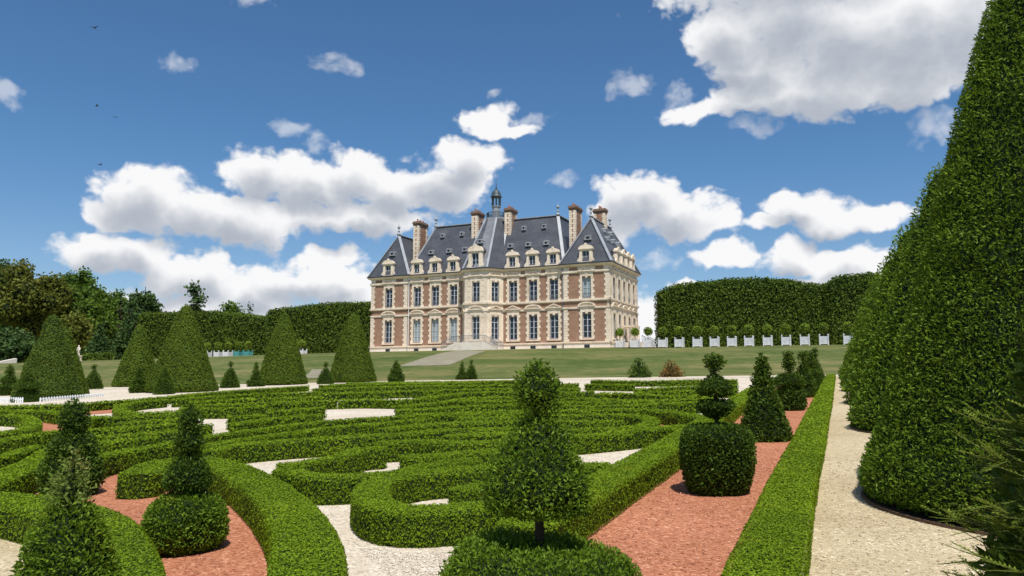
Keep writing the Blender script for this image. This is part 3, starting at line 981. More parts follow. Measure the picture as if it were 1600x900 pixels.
def cone_p(r, z0, z1, tip=0.06, bulge=0.0, n=7, foot=0.93):
    """slightly convex cone profile with a rounded tip and a tucked-in foot"""
    p = [(r * 0.25, z0 + 0.02), (r * foot, z0 + 0.0), (r * (0.5 + 0.5 * foot + (0.035 if foot < 0.95 else -0.012)), z0 + 0.06 * (z1 - z0))]
    for t in np.linspace(0.12, 0.94, n):
        p.append((tip + (r - tip) * (1 - t) ** (1.0 - bulge), z0 + t * (z1 - z0)))
    p += [(tip * 0.75, z0 + 0.985 * (z1 - z0)), (0.004, z1)]
    return p


def ball_p(r, zc, hz=None, n=9):
    hz = hz or r
    return [(max(0.004, r * math.sin(t)), zc - hz * math.cos(t)) for t in np.linspace(0.12, math.pi - 0.02, n)]


def drum_p(r, z0, z1, e=0.08, waist=0.0):
    return [(r * 0.3, z0), (r - e - waist, z0 + 0.005), (r - waist * 0.6, z0 + e), (r, z0 + 0.55 * (z1 - z0)), (r - 0.01, z1 - e), (r - e * 0.8, z1 - 0.01), (r * 0.4, z1), (0.004, z1 + 0.005)]


def dome_p(r, z0, z1):
    return [(r * 0.2, z0 + 0.02), (r * 0.8, z0 - 0.005), (r, z0 + 0.12 * (z1 - z0))] + [(max(0.004, r * math.cos(t)), z0 + (z1 - z0) * (0.15 + 0.85 * math.sin(t))) for t in np.linspace(0.15, math.pi / 2 - 0.01, 7)]


ROW = "clipped yews in the red gravel border beside the path"
# nearest: broad skirt, bare stem, cone and round head
topiary("topiary_yew", -1.42, 3.76, [
    (drum_p(0.49, 0.02, 0.77, 0.14, 0.05), dict(mat="fresh_yew", amp=0.045, freq=16.0, nseg=56, jit=1.4)),
    ([(0.02, 0.96), (0.16, 0.95), (0.25, 0.975), (0.262, 1.03), (0.22, 1.14), (0.165, 1.25), (0.11, 1.35), (0.06, 1.40), (0.004, 1.41)], dict(amp=0.036, freq=24.0, nseg=48, mat="fresh_yew", jit=1.2)),
    ([(0.01, 1.43), (0.06, 1.44), (0.105, 1.49), (0.118, 1.54), (0.10, 1.595), (0.06, 1.64), (0.004, 1.69)], dict(amp=0.018, freq=32.0, nseg=40, mat="fresh_yew", jit=1.0))],
    "tall three-tier yew with bare stem, cone and round head, nearest the camera at centre", ROW, trunk=(1.5, 0.024), seed=1, leaf_k=0.0054, aspect=0.40, shaggy=0.02, cover=1.3)
topiary("topiary_yew", -1.46, 10.18, [
    ([(0.16, 0.0), (0.30, 0.01), (0.36, 0.10), (0.415, 0.30), (0.425, 0.55), (0.405, 0.72), (0.36, 0.79), (0.2, 0.81), (0.004, 0.815)], dict(nseg=36, amp=0.012, square=2.8)),
    ([(0.03, 0.90), (0.11, 0.93), (0.20, 1.00), (0.245, 1.07), (0.20, 1.12), (0.004, 1.13)], dict(nseg=30, amp=0.014, jit=0.4)),
    ([(0.05, 1.19), (0.18, 1.195), (0.235, 1.23), (0.215, 1.30), (0.14, 1.38), (0.07, 1.44), (0.004, 1.46)], dict(nseg=30, amp=0.014, jit=0.4)),
    ([(0.03, 1.49), (0.09, 1.54), (0.13, 1.60), (0.12, 1.65), (0.07, 1.69), (0.004, 1.70)], dict(nseg=26))],
    "yew with barrel-shaped base, bowl and small disc on top, in red gravel", ROW, trunk=(1.52, 0.03), seed=2)
topiary("topiary_yew", -1.43, 16.45, [
    (cone_p(0.50, 0.0, 1.20, 0.13, 0.06), dict(nseg=34, amp=0.01, square=2.6)),
    (dome_p(0.19, 1.13, 1.36), dict()),
    ([(0.06, 1.33), (0.14, 1.37), (0.13, 1.45), (0.07, 1.49), (0.10, 1.54), (0.08, 1.62), (0.004, 1.69)], dict())],
    "yew clipped as a broad cone with stacked knobs on top, beyond the barrel-based yew", ROW, seed=3)
topiary("topiary_yew", -1.41, 25.1, [
    (drum_p(0.43, 0.0, 0.64, 0.09, 0.02), dict(nseg=30)),
    (dome_p(0.44, 0.72, 1.10), dict(nseg=30)),
    (ball_p(0.18, 1.36, 0.2), dict()),
    (ball_p(0.13, 1.62, 0.11), dict())],
    "yew of drum, dome and two balls, behind the broad knob-topped cone", ROW, trunk=(1.6, 0.035), seed=4, leaf_k=0.0028)
topiary("topiary_yew", -1.30, 32.5, [
    (cone_p(0.55, 0.0, 1.35, 0.10, 0.05), dict(nseg=28)),
    ([(0.05, 1.35), (0.10, 1.45), (0.17, 1.58), (0.20, 1.64), (0.12, 1.68), (0.004, 1.69)], dict())],
    "smooth yew cone topped by a small cup, fifth along the red border", ROW, trunk=(1.4, 0.04), seed=5, leaf_k=0.0028)
topiary("topiary_yew", -1.32, 41.0, [
    (drum_p(0.48, 0.0, 0.55, 0.09), dict()), (dome_p(0.45, 0.60, 0.98), dict()), (dome_p(0.33, 1.05, 1.34), dict()), (ball_p(0.19, 1.55, 0.2), dict())],
    "yew of stacked domes and a ball, sixth along the red border", ROW, trunk=(1.5, 0.04), seed=6, leaf_k=0.0025)
topiary("topiary_yew", -1.34, 50.5, [
    (cone_p(0.55, 0.0, 1.40, 0.08, 0.04), dict()), (ball_p(0.15, 1.52, 0.14), dict()), (ball_p(0.16, 1.80, 0.12), dict())],
    "yew cone with two small balls, farthest along the red border", ROW, trunk=(1.75, 0.04), seed=7, leaf_k=0.0025)

LEFTBED = "clipped yews in the curved red gravel bed"
topiary("topiary_yew", -5.69, 5.80, [
    ([(0.16, 0.0), (0.28, 0.02), (0.35, 0.10), (0.37, 0.22), (0.34, 0.36), (0.26, 0.46), (0.12, 0.51), (0.004, 0.52)], dict(nseg=36, amp=0.018, mat="fresh_yew")),  # base tier in a brighter leaf colour: its sunlit look is painted in
    ([(0.06, 0.545), (0.18, 0.555), (0.225, 0.60), (0.205, 0.68), (0.15, 0.78), (0.10, 0.86), (0.05, 0.89), (0.004, 0.90)], dict(nseg=30, amp=0.015)),
    ([(0.04, 0.905), (0.10, 0.92), (0.13, 0.96), (0.12, 1.03), (0.08, 1.08), (0.05, 1.10), (0.10, 1.13), (0.105, 1.19), (0.07, 1.27), (0.004, 1.33)], dict(nseg=26, amp=0.014))],
    "slim yew with round ball base and narrow cone top on curved red gravel", LEFTBED, seed=8)
topiary("topiary_yew", -9.6, 7.7, [
    ([(0.15, 0.0), (0.30, 0.02), (0.36, 0.15), (0.36, 0.40), (0.30, 0.52), (0.12, 0.56), (0.004, 0.57)], dict(nseg=30, amp=0.02)),
    (dome_p(0.29, 0.54, 0.86), dict(nseg=28)),
    ([(0.05, 0.84), (0.15, 0.88), (0.18, 0.98), (0.16, 1.10), (0.11, 1.20), (0.06, 1.26), (0.004, 1.28)], dict(nseg=26))],
    "yew of base, dome and egg-shaped head at the far end of the curved red bed", LEFTBED, trunk=(0.95, 0.03), seed=9)
topiary("topiary_yew", -3.38, 2.72, [
    (cone_p(0.40, 0.02, 1.10, 0.07, 0.18), dict(nseg=40, amp=0.03, jit=1.0, mat="fresh_yew")),
    ([(0.02, 1.02), (0.05, 1.05), (0.055, 1.12), (0.04, 1.20), (0.02, 1.27), (0.004, 1.33)], dict(nseg=14, amp=0.02, mat="pale_shoot", jit=2.2, freq=25))],
    "shaggy yew cone with pale unclipped shoot on top, nearest at lower left", LEFTBED, seed=10, shaggy=0.03, leaf_k=0.0055, smin=0.022, aspect=0.4)

# far side of the parterre and along the cross path: px-size figures, each in its own shape
LEFTROW = "clipped yews along the far side of the parterre"
def bell(r, h):
    return [(cone_p(r, 0.0, h * 0.78, 0.06, 0.30), dict()), (ball_p(r * 0.24, h * 0.91, h * 0.09), dict())]
def tiered(r, h):
    return [(drum_p(r, 0.0, h * 0.34, 0.1), dict()), (dome_p(r * 0.78, h * 0.42, h * 0.64), dict()), (cone_p(r * 0.46, h * 0.70, h, 0.05, 0.2), dict())]
far_top = [
    (-39.1, 28.5, "mush", 0.75, 1.6, "dark yew with wide mushroom disc before the left-hand big cone"),
    (-50.5, 35.5, "tier", 0.6, 2.0, "dark three-tier yew at the left edge beside the white pickets"),
    (-52.5, 38.4, "tier", 0.5, 1.35, "small dark yew right of the leftmost tiered yew"),
    (-38.0, 36.5, "cone", 0.62, 1.63, "slim dark yew cone before the tallest big cone"),
    (-41.8, 46.3, "bell", 0.68, 1.9, "dark bell-shaped yew with knob on open gravel between two big cones"),
    (-41.3, 48.5, "step", 0.62, 1.85, "dark yew of stepped discs at the foot of a big cone"),
    (-38.3, 53.2, "bell", 0.66, 1.7, "small yew cone with knob left of the right-hand big cone"),
    (-33.7, 56.5, "tier", 0.62, 1.78, "dark three-tier yew alone before the bank below the house"),
    (-29.9, 61.0, "step", 0.5, 1.6, "thin dark stepped yew, left one of a pair by the cross path"),
    (-29.3, 61.6, "bell", 0.52, 1.65, "dark pointed yew, right one of a pair by the cross path"),
    (-55.0, 45.6, "bell", 0.75, 1.9, "dark bell-shaped yew with knob between the left big cones"),
    (-42.4, 38.6, "tier", 0.55, 1.6, "dark tiered yew tucked against the left foot of the tallest big cone"),
]
for k, (x, y, kind, r, h, lab) in enumerate(far_top):
    if kind == "bell":
        t = bell(r, h)
    elif kind == "cone":
        t = [(cone_p(r, 0, h, 0.07, 0.1), dict())]
    elif kind == "tier":
        t = tiered(r, h)
    elif kind == "mush":
        t = [(cone_p(r, 0, 0.72, 0.2, 0.3), dict()), (dome_p(r * 0.85, 0.72, 1.05), dict()), (cone_p(r * 0.42, 1.05, h, 0.06, 0.3), dict())]
    else:
        t = [(drum_p(r, 0, h * 0.24, 0.08), dict()), (dome_p(r * 0.62, h * 0.28, h * 0.48), dict()), (dome_p(r * 0.45, h * 0.52, h * 0.70), dict()), (cone_p(r * 0.28, h * 0.74, h, 0.04, 0.2), dict())]
    topiary("topiary_yew", x, y, t, lab, LEFTROW, trunk=(h * 0.9, 0.05), seed=20 + k, leaf_k=0.0017, smax=0.12)
for x, y, h, r, lm, lab in ((-14.7, 62.0, 1.55, 0.85, "yew_leaf", "shaggy dark green young yew on the cross path, left of the brown one"), (-12.3, 62.6, 1.45, 0.78, "dead_leaf", "withered brown conical yew standing on the cross path")):
    topiary("topiary_yew", x, y, [(cone_p(r, 0, h, 0.03, -0.15), dict(amp=0.10, freq=6, mat=lm, jit=1.4))], lab, None, trunk=(h * 0.8, 0.05), seed=40 + int(h * 10), leaf_k=0.0032, smax=0.2)


# ------------------------------------------------------------------ big clipped cones
def big_cone(x, y, r, h, label, group, seed, z=None, lk=0.0020, **kw):
    z0 = gz(x, y) if z is None else z
    root = empty("yew_cone", (x, y, z0))
    tag(root, label, "cone tree", group)
    P, C = lathe_grid(cone_p(r, 0.03, h, kw.pop("tip", 0.2), kw.pop("bulge", 0.05), 12, 0.995), x, y, z0, nseg=kw.pop("nseg", 44), step=0.2)
    lm = kw.pop("leaf", "cone_leaf")
    args = dict(leaf_k=lk, smin=0.03, smax=0.22, cover=1.5, aspect=0.45, style="leaf", tilt=0.5, amp=0.03, freq=3.0, seed=seed, jit=0.4, back=0.25)
    args.update(kw)
    foliage_obj("crown", [(P, C)], [M["yew_core"], M[lm]], root, (x, y, z0), **args)
    tb = MB()
    tb.tube([(0, 0, -0.1), (0, 0, h * 0.8)], [0.14, 0.04], 8)
    tb.build("trunk", M["bark"], root, True)
    return root


BIGL = "big clipped cones beyond the parterre"
big_cone(-42.4, 32.2, 1.82, 4.85, "rough-textured big yew cone at far left, lowest of the row", BIGL, 1, leaf="lime_leaf", amp=0.09, freq=5.0)
big_cone(-46.6, 36.3, 1.6, 4.4, "big yew cone half hidden behind the rough leftmost cone", BIGL, 2)
big_cone(-40.1, 40.0, 2.25, 5.8, "tallest big yew cone, smooth, left of the small bell-shaped yew", BIGL, 3)
big_cone(-56.3, 51.0, 1.95, 5.4, "darker big yew cone set back behind the row on the gravel", BIGL, 4)
big_cone(-42.0, 52.5, 2.0, 5.9, "smooth big yew cone between the bell-shaped yew and the right-hand big cone", BIGL, 5, bulge=0.14)
big_cone(-38.7, 57.6, 2.05, 5.95, "right-hand big yew cone beside the left corner of the house", BIGL, 6, bulge=0.2)

BIGR = "big yew cones along the right side of the path"
ycs = [(2.5, 10.4), (2.5, 19.4), (2.45, 28.4), (2.4, 37.4), (2.35, 46.4), (2.3, 55.0)]
ylab = ["huge bright-fringed yew cone on the path's right, base edged in brown", "second big yew cone along the path's right side", "third big yew cone along the path's right side",
        "fourth big yew cone along the path's right side", "fifth big yew cone along the path's right side", "last big yew cone at the far end of the path"]
for k, ((x, y), lab) in enumerate(zip(ycs, ylab)):
    rt = big_cone(x, y, 2.31, 6.2 if k == 0 else 5.8, lab, BIGR, 11 + k, leaf="path_yew", lk=0.0050 if k == 0 else 0.0052, smin=0.03, smax=0.16, style="needle", cover=1.0 if k < 1 else 0.95, aspect=0.32, amp=0.03, freq=7.0, bulge=0.02, tip=0.50 if k == 0 else 0.35, jit=0.9, nseg=72 if k == 0 else 44, back=0.06)
    rim = MB()
    n = 48
    z0 = [gz(x + 2.36 * math.cos(2 * math.pi * i / n), y + 2.36 * math.sin(2 * math.pi * i / n)) - gz(x, y) for i in range(n)]
    vs = []
    for i in range(n):
        a = 2 * math.pi * i / n
        for (rr, zz) in ((2.34, 0.0), (2.34, 0.035), (2.31, 0.035), (2.31, 0.0)):
            vs.append((rr * math.cos(a), rr * math.sin(a), z0[i] + zz))
    fs = [(i * 4 + q, ((i + 1) % n) * 4 + q, ((i + 1) % n) * 4 + q + 1, i * 4 + q + 1) for i in range(n) for q in range(3)]
    rim.add(vs, fs)
    rim.build("edging", M["soil_rim"], rt)
    sb = MB()
    sb.add([(2.31 * math.cos(2 * math.pi * i / n), 2.31 * math.sin(2 * math.pi * i / n), z0[i] + 0.015) for i in range(n)], [tuple(range(n))])
    sb.build("soil_bed", M["soil"], rt)



# ------------------------------------------------------------------ the house
def noisy(name, cols, scale, rough, spec=0.25, stretch=(1, 1, 1), bump_s=0.0, bump_scale=None, streak=0.0):
    m = mat(name, cols[1], rough, spec)
    g, b = nt_of(m)
    co = g.node("ShaderNodeTexCoord")
    v = g.vmath("MULTIPLY", co.outputs["Object"], stretch)
    n1 = g.noise(v, scale, 6.0, 0.62)
    n2 = g.noise(v, scale * 7.0, 3.0, 0.6)
    f = g.math("ADD", g.math("MULTIPLY", n1, 0.65), g.math("MULTIPLY", n2, 0.35))
    g.link(g.ramp(f, [(0.32, cols[0]), (0.5, cols[1]), (0.68, cols[2])]), b.inputs["Base Color"])
    if streak:
        sv = g.vmath("MULTIPLY", co.outputs["Object"], (1.0, 1.0, 0.09))
        st = g.noise(sv, 2.6, 5.0, 0.62)
        cc = b.inputs["Base Color"].links[0].from_socket
        g.link(g.mix(g.maprange(st, 0.50, 0.72, 0.0, streak, True), cc, tuple(x * 0.5 for x in cols[0])), b.inputs["Base Color"])
    if bump_s:
        bump(g, b, g.noise(v, bump_scale or scale * 7.0, 4.0, 0.6), bump_s, 0.03)
    return m


M["stone"] = noisy("limestone", [(0.60, 0.485, 0.36), (0.81, 0.685, 0.54), (0.87, 0.77, 0.64)], 0.45, 0.85, 0.2, (1, 1, 1.6), 0.3, streak=0.35)
M["plinth_stone"] = noisy("plinth_stone", [(0.58, 0.50, 0.41), (0.78, 0.70, 0.60), (0.85, 0.78, 0.70)], 0.5, 0.85)
M["brick"] = noisy("brick", [(0.25, 0.145, 0.096), (0.345, 0.207, 0.140), (0.42, 0.27, 0.19)], 0.9, 0.9, 0.15, (1, 1, 2), 0.3, streak=0.3)
M["slate"] = noisy("slate", [(0.046, 0.049, 0.059), (0.068, 0.072, 0.085), (0.10, 0.105, 0.118)], 0.35, 0.42, 0.5, (1, 1, 2.2), 0.25, 5.0, streak=0.4)
M["lead"] = noisy("lead", [(0.22, 0.235, 0.26), (0.30, 0.32, 0.35), (0.38, 0.40, 0.43)], 0.8, 0.5, 0.5)
M["dull_grey"] = noisy("dull_grey", [(0.12, 0.125, 0.14), (0.17, 0.178, 0.195), (0.23, 0.24, 0.26)], 0.8, 0.5, 0.4)
M["gutter"] = mat("zinc_gutter", (0.10, 0.105, 0.12), 0.5, 0.4)
M["glass"] = mat("window_glass", (0.012, 0.016, 0.026), 0.06, 0.6)
M["blind"] = mat("blind_behind_glass", (0.30, 0.36, 0.37), 0.25, 0.5)
M["frame"] = mat("window_paint", (0.52, 0.55, 0.60), 0.5, 0.3)
M["iron"] = mat("wrought_iron", (0.05, 0.055, 0.06), 0.5, 0.4)
M["iron_grey"] = mat("grey_ironwork", (0.22, 0.23, 0.24), 0.5, 0.4)
M["cap"] = mat("weathered_cap", (0.23, 0.15, 0.11), 0.85, 0.2)
M["terracotta"] = mat("terracotta", (0.36, 0.16, 0.10), 0.8, 0.2)
M["white_paint"] = mat("white_paint", (0.74, 0.76, 0.78), 0.5, 0.3)
M["copper"] = mat("dark_copper", (0.05, 0.075, 0.085), 0.5, 0.4)

house = empty("chateau", (-70.8, 110.3, TERRACE), R(-2.5))
tag(house, "brick and cream stone mansion with steep slate roofs, chimneys and central lantern, on the terrace", "mansion")
HW, HD, EAVE = 41.0, 14.1, 12.25
STRINGS = [(0.86, 1.05, 0.22), (5.86, 6.10, 0.14), (6.98, 7.26, 0.22), (11.12, 11.42, 0.18)]
WIN = {0: (1.62, 5.12), 1: (7.34, 10.36)}


class Frame:
    def __init__(self, ox, oy, ang, length):
        self.o, self.a, self.L = (ox, oy), R(ang), length
        self.t = (math.cos(self.a), math.sin(self.a))
        self.n = (math.sin(self.a), -math.cos(self.a))

    def __call__(self, s, d, z):
        """s along the wall, d outwards, z up; boxes are written as (s, -d, z)"""
        return (self.o[0] + s * self.t[0] - d * self.n[0], self.o[1] + s * self.t[1] - d * self.n[1], z)


def holes_wall(mb, fr, z0, z1, holes, thick=0.45, m=0):
    xs = sorted({0.0, fr.L} | {v for h in holes for v in (h[0], h[1])})
    for a, b in zip(xs[:-1], xs[1:]):
        hs = sorted([(h[2], h[3]) for h in holes if h[0] < (a + b) / 2 < h[1]])
        z = z0
        for (p, q) in hs + [(z1, z1)]:
            if p > z:
                mb.box(a, b, 0.0, thick, z, p, m)
            z = max(z, q)


def make_window(fr, s, w, z0, z1, pale=False, rail=False, leaves=4, name="window"):
    mb = MB()
    d = 0.28
    t = 0.085
    for (a, b, c, e) in ((s - w / 2, s - w / 2 + t, z0, z1), (s + w / 2 - t, s + w / 2, z0, z1), (s - w / 2 + t, s + w / 2 - t, z1 - t, z1), (s - w / 2 + t, s + w / 2 - t, z0, z0 + t), (s - t * 0.7, s + t * 0.7, z0 + t, z1 - t)):
        mb.box(a, b, d - 0.05, d + 0.06, c, e)
    for k in range(1, leaves):
        zz = z0 + (z1 - z0) * k / leaves
        th = 0.05 if k < leaves - 1 else 0.085
        for (a, b) in ((s - w / 2 + t, s - t * 0.7), (s + t * 0.7, s + w / 2 - t)):
            mb.box(a, b, d - 0.03, d + 0.05, zz - th / 2, zz + th / 2)
    mb.xform(fr)
    wo = mb.build(name, M["frame"], house)
    gl = MB()
    gl.box(s - w / 2 + 0.01, s + w / 2 - 0.01, d + 0.02, d + 0.05, z0 + 0.01, z1 - 0.01)
    gl.xform(fr)
    gl.build("glazing", M["blind"] if pale else M["glass"], wo)
    if rail:
        rb = MB()
        rb.box(s - w / 2 + 0.01, s + w / 2 - 0.01, 0.03, 0.07, z0 + 0.72, z0 + 0.78)
        rb.box(s - w / 2 + 0.01, s + w / 2 - 0.01, 0.03, 0.07, z0 + 0.08, z0 + 0.13)
        for q in range(7):
            x = s - w / 2 + 0.08 + q * (w - 0.16) / 6
            rb.box(x - 0.016, x + 0.016, 0.035, 0.065, z0 + 0.13, z0 + 0.72)
        rb.xform(fr)
        rb.build("balcony_rail", M["iron_grey"], wo)
    return wo


def surround(fr, s, w, z0, z1, base, top, arched, teeth=True, jamb=0.34):
    mb = MB()
    x0, x1 = s - w / 2, s + w / 2
    for sg, xa in ((-1, x0), (1, x1)):
        n = max(4, int(round((z1 - z0 + 0.3) / 0.40)))
        hz = (z1 - z0 + 0.3) / n
        for k in range(n):
            ext = jamb + (0.17 if k % 2 == 0 else 0.0) if teeth else jamb
            a, b = (xa, xa + ext) if sg > 0 else (xa - ext, xa)
            mb.box(a, b, -0.07, 0.3, z0 - 0.12 + k * hz + 0.012, z0 - 0.12 + (k + 1) * hz - 0.012)
    mb.box(x0 - jamb, x1 + jamb, -0.075, 0.3, z1 + 0.185, base - 0.102)
    mb.extrude_xz([(s - 0.17, z1 - 0.02), (s + 0.17, z1 - 0.02), (s + 0.24, z1 + 0.5), (s - 0.24, z1 + 0.5)], -0.15, 0.2)
    mb.box(x0 - jamb - 0.1, x1 + jamb + 0.1, -0.2, 0.3, z0 - 0.3, z0 - 0.125)
    # pediment
    b0 = top - 0.70
    wd = w / 2 + jamb + 0.30
    mb.box(s - wd, s + wd, -0.26, 0.05, b0 + 0.003, b0 + 0.12)
    if arched:
        pts = [(s - wd * math.cos(a), b0 + 0.12 + (top - b0 - 0.12) * math.sin(a)) for a in np.linspace(0, math.pi, 9)]
        inner = [(s - wd * 0.82 * math.cos(a), b0 + 0.12 + (top - b0 - 0.12) * 0.66 * math.sin(a)) for a in np.linspace(math.pi, 0, 9)]
        for i in range(8):
            mb.extrude_xz([pts[i], pts[i + 1], inner[7 - i], inner[8 - i]][::-1], -0.24, 0.02)
        mb.extrude_xz(inner[::-1][::-1], -0.08, 0.03)
    else:
        tip = (s, top)
        for sg in (-1, 1):
            q = [(s + sg * wd, b0 + 0.12), (s + sg * (wd - 0.3), b0 + 0.12), (s, top - 0.17), tip]
            mb.extrude_xz(q if sg > 0 else q[::-1], -0.24, 0.02)
        mb.extrude_xz([(s - wd + 0.3, b0 + 0.12), (s + wd - 0.3, b0 + 0.12), (s, top - 0.2)], -0.08, 0.03)
    mb.xform(fr)
    return mb.build("window_surround", M["stone"], house)


def quoins(fr, s, sg, z0, z1, big=0.80, small=0.62):
    mb = MB()
    n = int(round((z1 - z0) / 0.40))
    hz = (z1 - z0) / n
    for k in range(n):
        e = big if k % 2 == 0 else small
        a, b = (s, s + e) if sg > 0 else (s - e, s)
        mb.box(a, b, -0.06, 0.1, z0 + k * hz + 0.012, z0 + (k + 1) * hz - 0.012)
    mb.xform(fr)
    o = mb.build("quoin_stones", M["stone"], house)
    o["kind"] = "stuff"
    return o


def facade(fr, wins, body, w=1.36, ends=(True, True), teeth=True, pale=(), cellar=True, rails=True, detail=True, flip=0, pier=0.0, trims=True):
    holes = [(s - w / 2, s + w / 2, *WIN[f]) for s in wins for f in (0, 1)]
    mb = MB()
    holes_wall(mb, fr, 0.8, 11.9, holes)
    mb.xform(fr)
    mb.build("wall", M[body], house)
    pl = MB()
    pl.box(0, fr.L, -0.10, 0.45, -0.4, 0.80)
    pl.xform(fr)
    pl.build("plinth", M["plinth_stone"], house)
    if trims:
        for (a, b, d) in STRINGS:
            sb = MB()
            sb.box(-d * (1 if ends[0] else 0), fr.L + d * (1 if ends[1] else 0), -d, 0.05, a, b)
            sb.box(0, fr.L, -d * 0.55, 0.05, a - 0.10, a)
            sb.xform(fr)
            sb.build("string_course", M["stone"], house)
        fz = MB()
        fz.box(0, fr.L, -0.05, 0.4, 11.43, 11.96)
        fz.xform(fr)
        fz.build("frieze", M["stone"], house)
    if detail:
        for s in wins:
            i = wins.index(s)
            for f in (0, 1):
                z0, z1 = WIN[f]
                surround(fr, s, w, z0, z1, 5.86 if f == 0 else 11.12, 6.80 if f == 0 else 11.94, arched=((i + f + flip) % 2 == 0), teeth=teeth)
                make_window(fr, s, w, z0, z1, pale=((i, f) in pale), rail=(f == 1 and rails))
            if cellar:
                cb = MB()
                cb.box(s - 0.42, s + 0.42, -0.115, 0.0, 0.16, 0.62)
                cb.xform(fr)
                cb.build("cellar_window", M["glass"], house)
        # brick panels set in the frieze between the pediments
        edges = [0.9] + [v for s in wins for v in (s - 1.35, s + 1.35)] + [fr.L - 0.9]
        if body == "brick":
            for a, b in zip(edges[0::2], edges[1::2]):
                if b - a > 0.35:
                    fb = MB()
                    fb.box(a, b, -0.075, 0.0, 11.47, 11.92)
                    fb.xform(fr)
                    fb.build("frieze_panel", M["brick"], house)
    if pier:
        pass
    for end, s, sg in ((ends[0], 0.0, 1), (ends[1], fr.L, -1)):
        if end and detail:
            quoins(fr, s, sg, 1.06, 5.75)
            quoins(fr, s, sg, 7.28, 11.02)


facade(Frame(0, 0, 0, 7.05), [3.48], "brick", ends=(True, True))
facade(Frame(33.95, 0, 0, 7.05), [3.57], "brick", ends=(True, True), pale=((0, 1),), flip=0)
facade(Frame(7.05, 0.3, 0, 9.95), [1.65, 5.0, 8.3], "brick", ends=(False, False), pale=((0, 0), (1, 0), (2, 0)))
facade(Frame(24.0, 0.3, 0, 9.95), [1.65, 4.95, 8.3], "brick", ends=(False, False), flip=1)
BAY = [(17.0, 0.3), (18.6, -2.0), (22.4, -2.0), (24.0, 0.3)]
ba = math.degrees(math.atan2(-2.3, 1.6))
bl = math.hypot(1.6, 2.3)
facade(Frame(17.0, 0.3, ba, bl), [bl / 2], "stone", w=1.2, ends=(False, False), teeth=False, cellar=False)
facade(Frame(18.6, -2.0, 0, 3.8), [1.9], "stone", w=1.3, ends=(True, True), teeth=False, cellar=False)
facade(Frame(22.4, -2.0, -ba, bl), [bl / 2], "stone", w=1.3, ends=(False, False), teeth=False, cellar=False, flip=1)
facade(Frame(HW, 0, 90, HD), [2.0, 4.55, 7.05, 9.55, 12.1], "stone", w=1.2, ends=(True, True), teeth=False)
facade(Frame(HW, HD, 180, HW), [], "brick", detail=False)
facade(Frame(0, HD, -90, HD), [], "brick", detail=False)

# cornice and gutter following the outline
OUT = [(0, 0), (7.05, 0), (7.05, 0.3), (17.0, 0.3), (18.6, -2.0), (22.4, -2.0), (24.0, 0.3), (33.95, 0.3), (33.95, 0), (HW, 0), (HW, HD), (0, HD)]


def offset_poly(poly, d):
    n = len(poly)
    res = []
    for i in range(n):
        p0, p1, p2 = (Vector(poly[(i + k) % n]) for k in (-1, 0, 1))
        e1, e2 = (p1 - p0).normalized(), (p2 - p1).normalized()
        n1, n2 = Vector((e1.y, -e1.x)), Vector((e2.y, -e2.x))
        b = (n1 + n2)
        b = b / max(0.3, b.dot(n1))
        res.append(tuple(p1 + b * d))
    return res


def ring(mb, d0, d1, z0, z1, inner=0.0):
    a, b, c = offset_poly(OUT, d0), offset_poly(OUT, d1), offset_poly(OUT, inner)
    n = len(OUT)
    vs = [(*p, z0) for p in c] + [(*p, z0) for p in a] + [(*p, z1) for p in b] + [(*p, z1) for p in c]
    fs = []
    for i in range(n):
        j = (i + 1) % n
        for k in range(3):
            fs.append((k * n + i, (k + 1) * n + i, (k + 1) * n + j, k * n + j))
        fs.append((3 * n + i, i, j, 3 * n + j))
    mb.add(vs, [f[::-1] for f in fs])


cb = MB()
ring(cb, 0.12, 0.22, 11.965, 12.08, -0.3)
ring(cb, 0.36, 0.52, 12.08, 12.30, -0.3)
cb.build("cornice", M["stone"], house)
gb_ = MB()
ring(gb_, 0.56, 0.62, 12.305, 12.46, -0.3)
gb_.build("gutter", M["gutter"], house)


# ---- roofs
def loft(mb, base, z0, top, z1):
    n = len(base)
    vs = [(*p, z0) for p in base] + [(*p, z1) for p in top]
    fs = [(i, (i + 1) % n, n + (i + 1) % n, n + i) for i in range(n)] + [tuple(range(n, 2 * n))]
    mb.add(vs, fs)


def flash(parent, segs, w=0.48, name="lead_flashing"):
    mb = MB()
    for a, b in segs:
        mb.bar(a, b, w, 0.13)
    return mb.build(name, M["lead"], parent)


mr = MB()
B4 = [(6.9, -0.1), (34.1, -0.1), (34.1, 14.2), (6.9, 14.2)]
T4 = [(9.6, 4.4), (31.4, 4.4), (31.4, 9.7), (9.6, 9.7)]
loft(mr, B4, 12.42, T4, 20.9)
main_roof = mr.build("main_roof", M["slate"], house)
flash(main_roof, [((*B4[i], 12.5), (*T4[i], 20.95)) for i in range(4)] + [((*T4[i], 20.95), (*T4[(i + 1) % 4], 20.95)) for i in range(4)])
for x0 in (0.0, HW - 7.05):
    x1 = x0 + 7.05
    pr = MB()
    base = [(x0 - 0.48, -0.48), (x1 + 0.48, -0.48), (x1 + 0.48, HD + 0.48), (x0 - 0.48, HD + 0.48)]
    xm = (x0 + x1) / 2
    r0, r1 = (xm, 2.5, 19.75), (xm, 11.6, 19.75)
    vs = [(*p, 12.44) for p in base] + [r0, r1]
    pr.add(vs, [(0, 1, 4), (1, 2, 5, 4), (2, 3, 5), (3, 0, 4, 5)])
    po = pr.build("pavilion_roof", M["slate"], house)
    flash(po, [((*base[0], 12.5), r0), ((*base[1], 12.5), r0), ((*base[2], 12.5), r1), ((*base[3], 12.5), r1), (r0, r1)])
bayb = [(16.6, 0.4), (18.42, -2.42), (22.58, -2.42), (24.4, 0.4), (24.4, 6.0), (16.6, 6.0)]
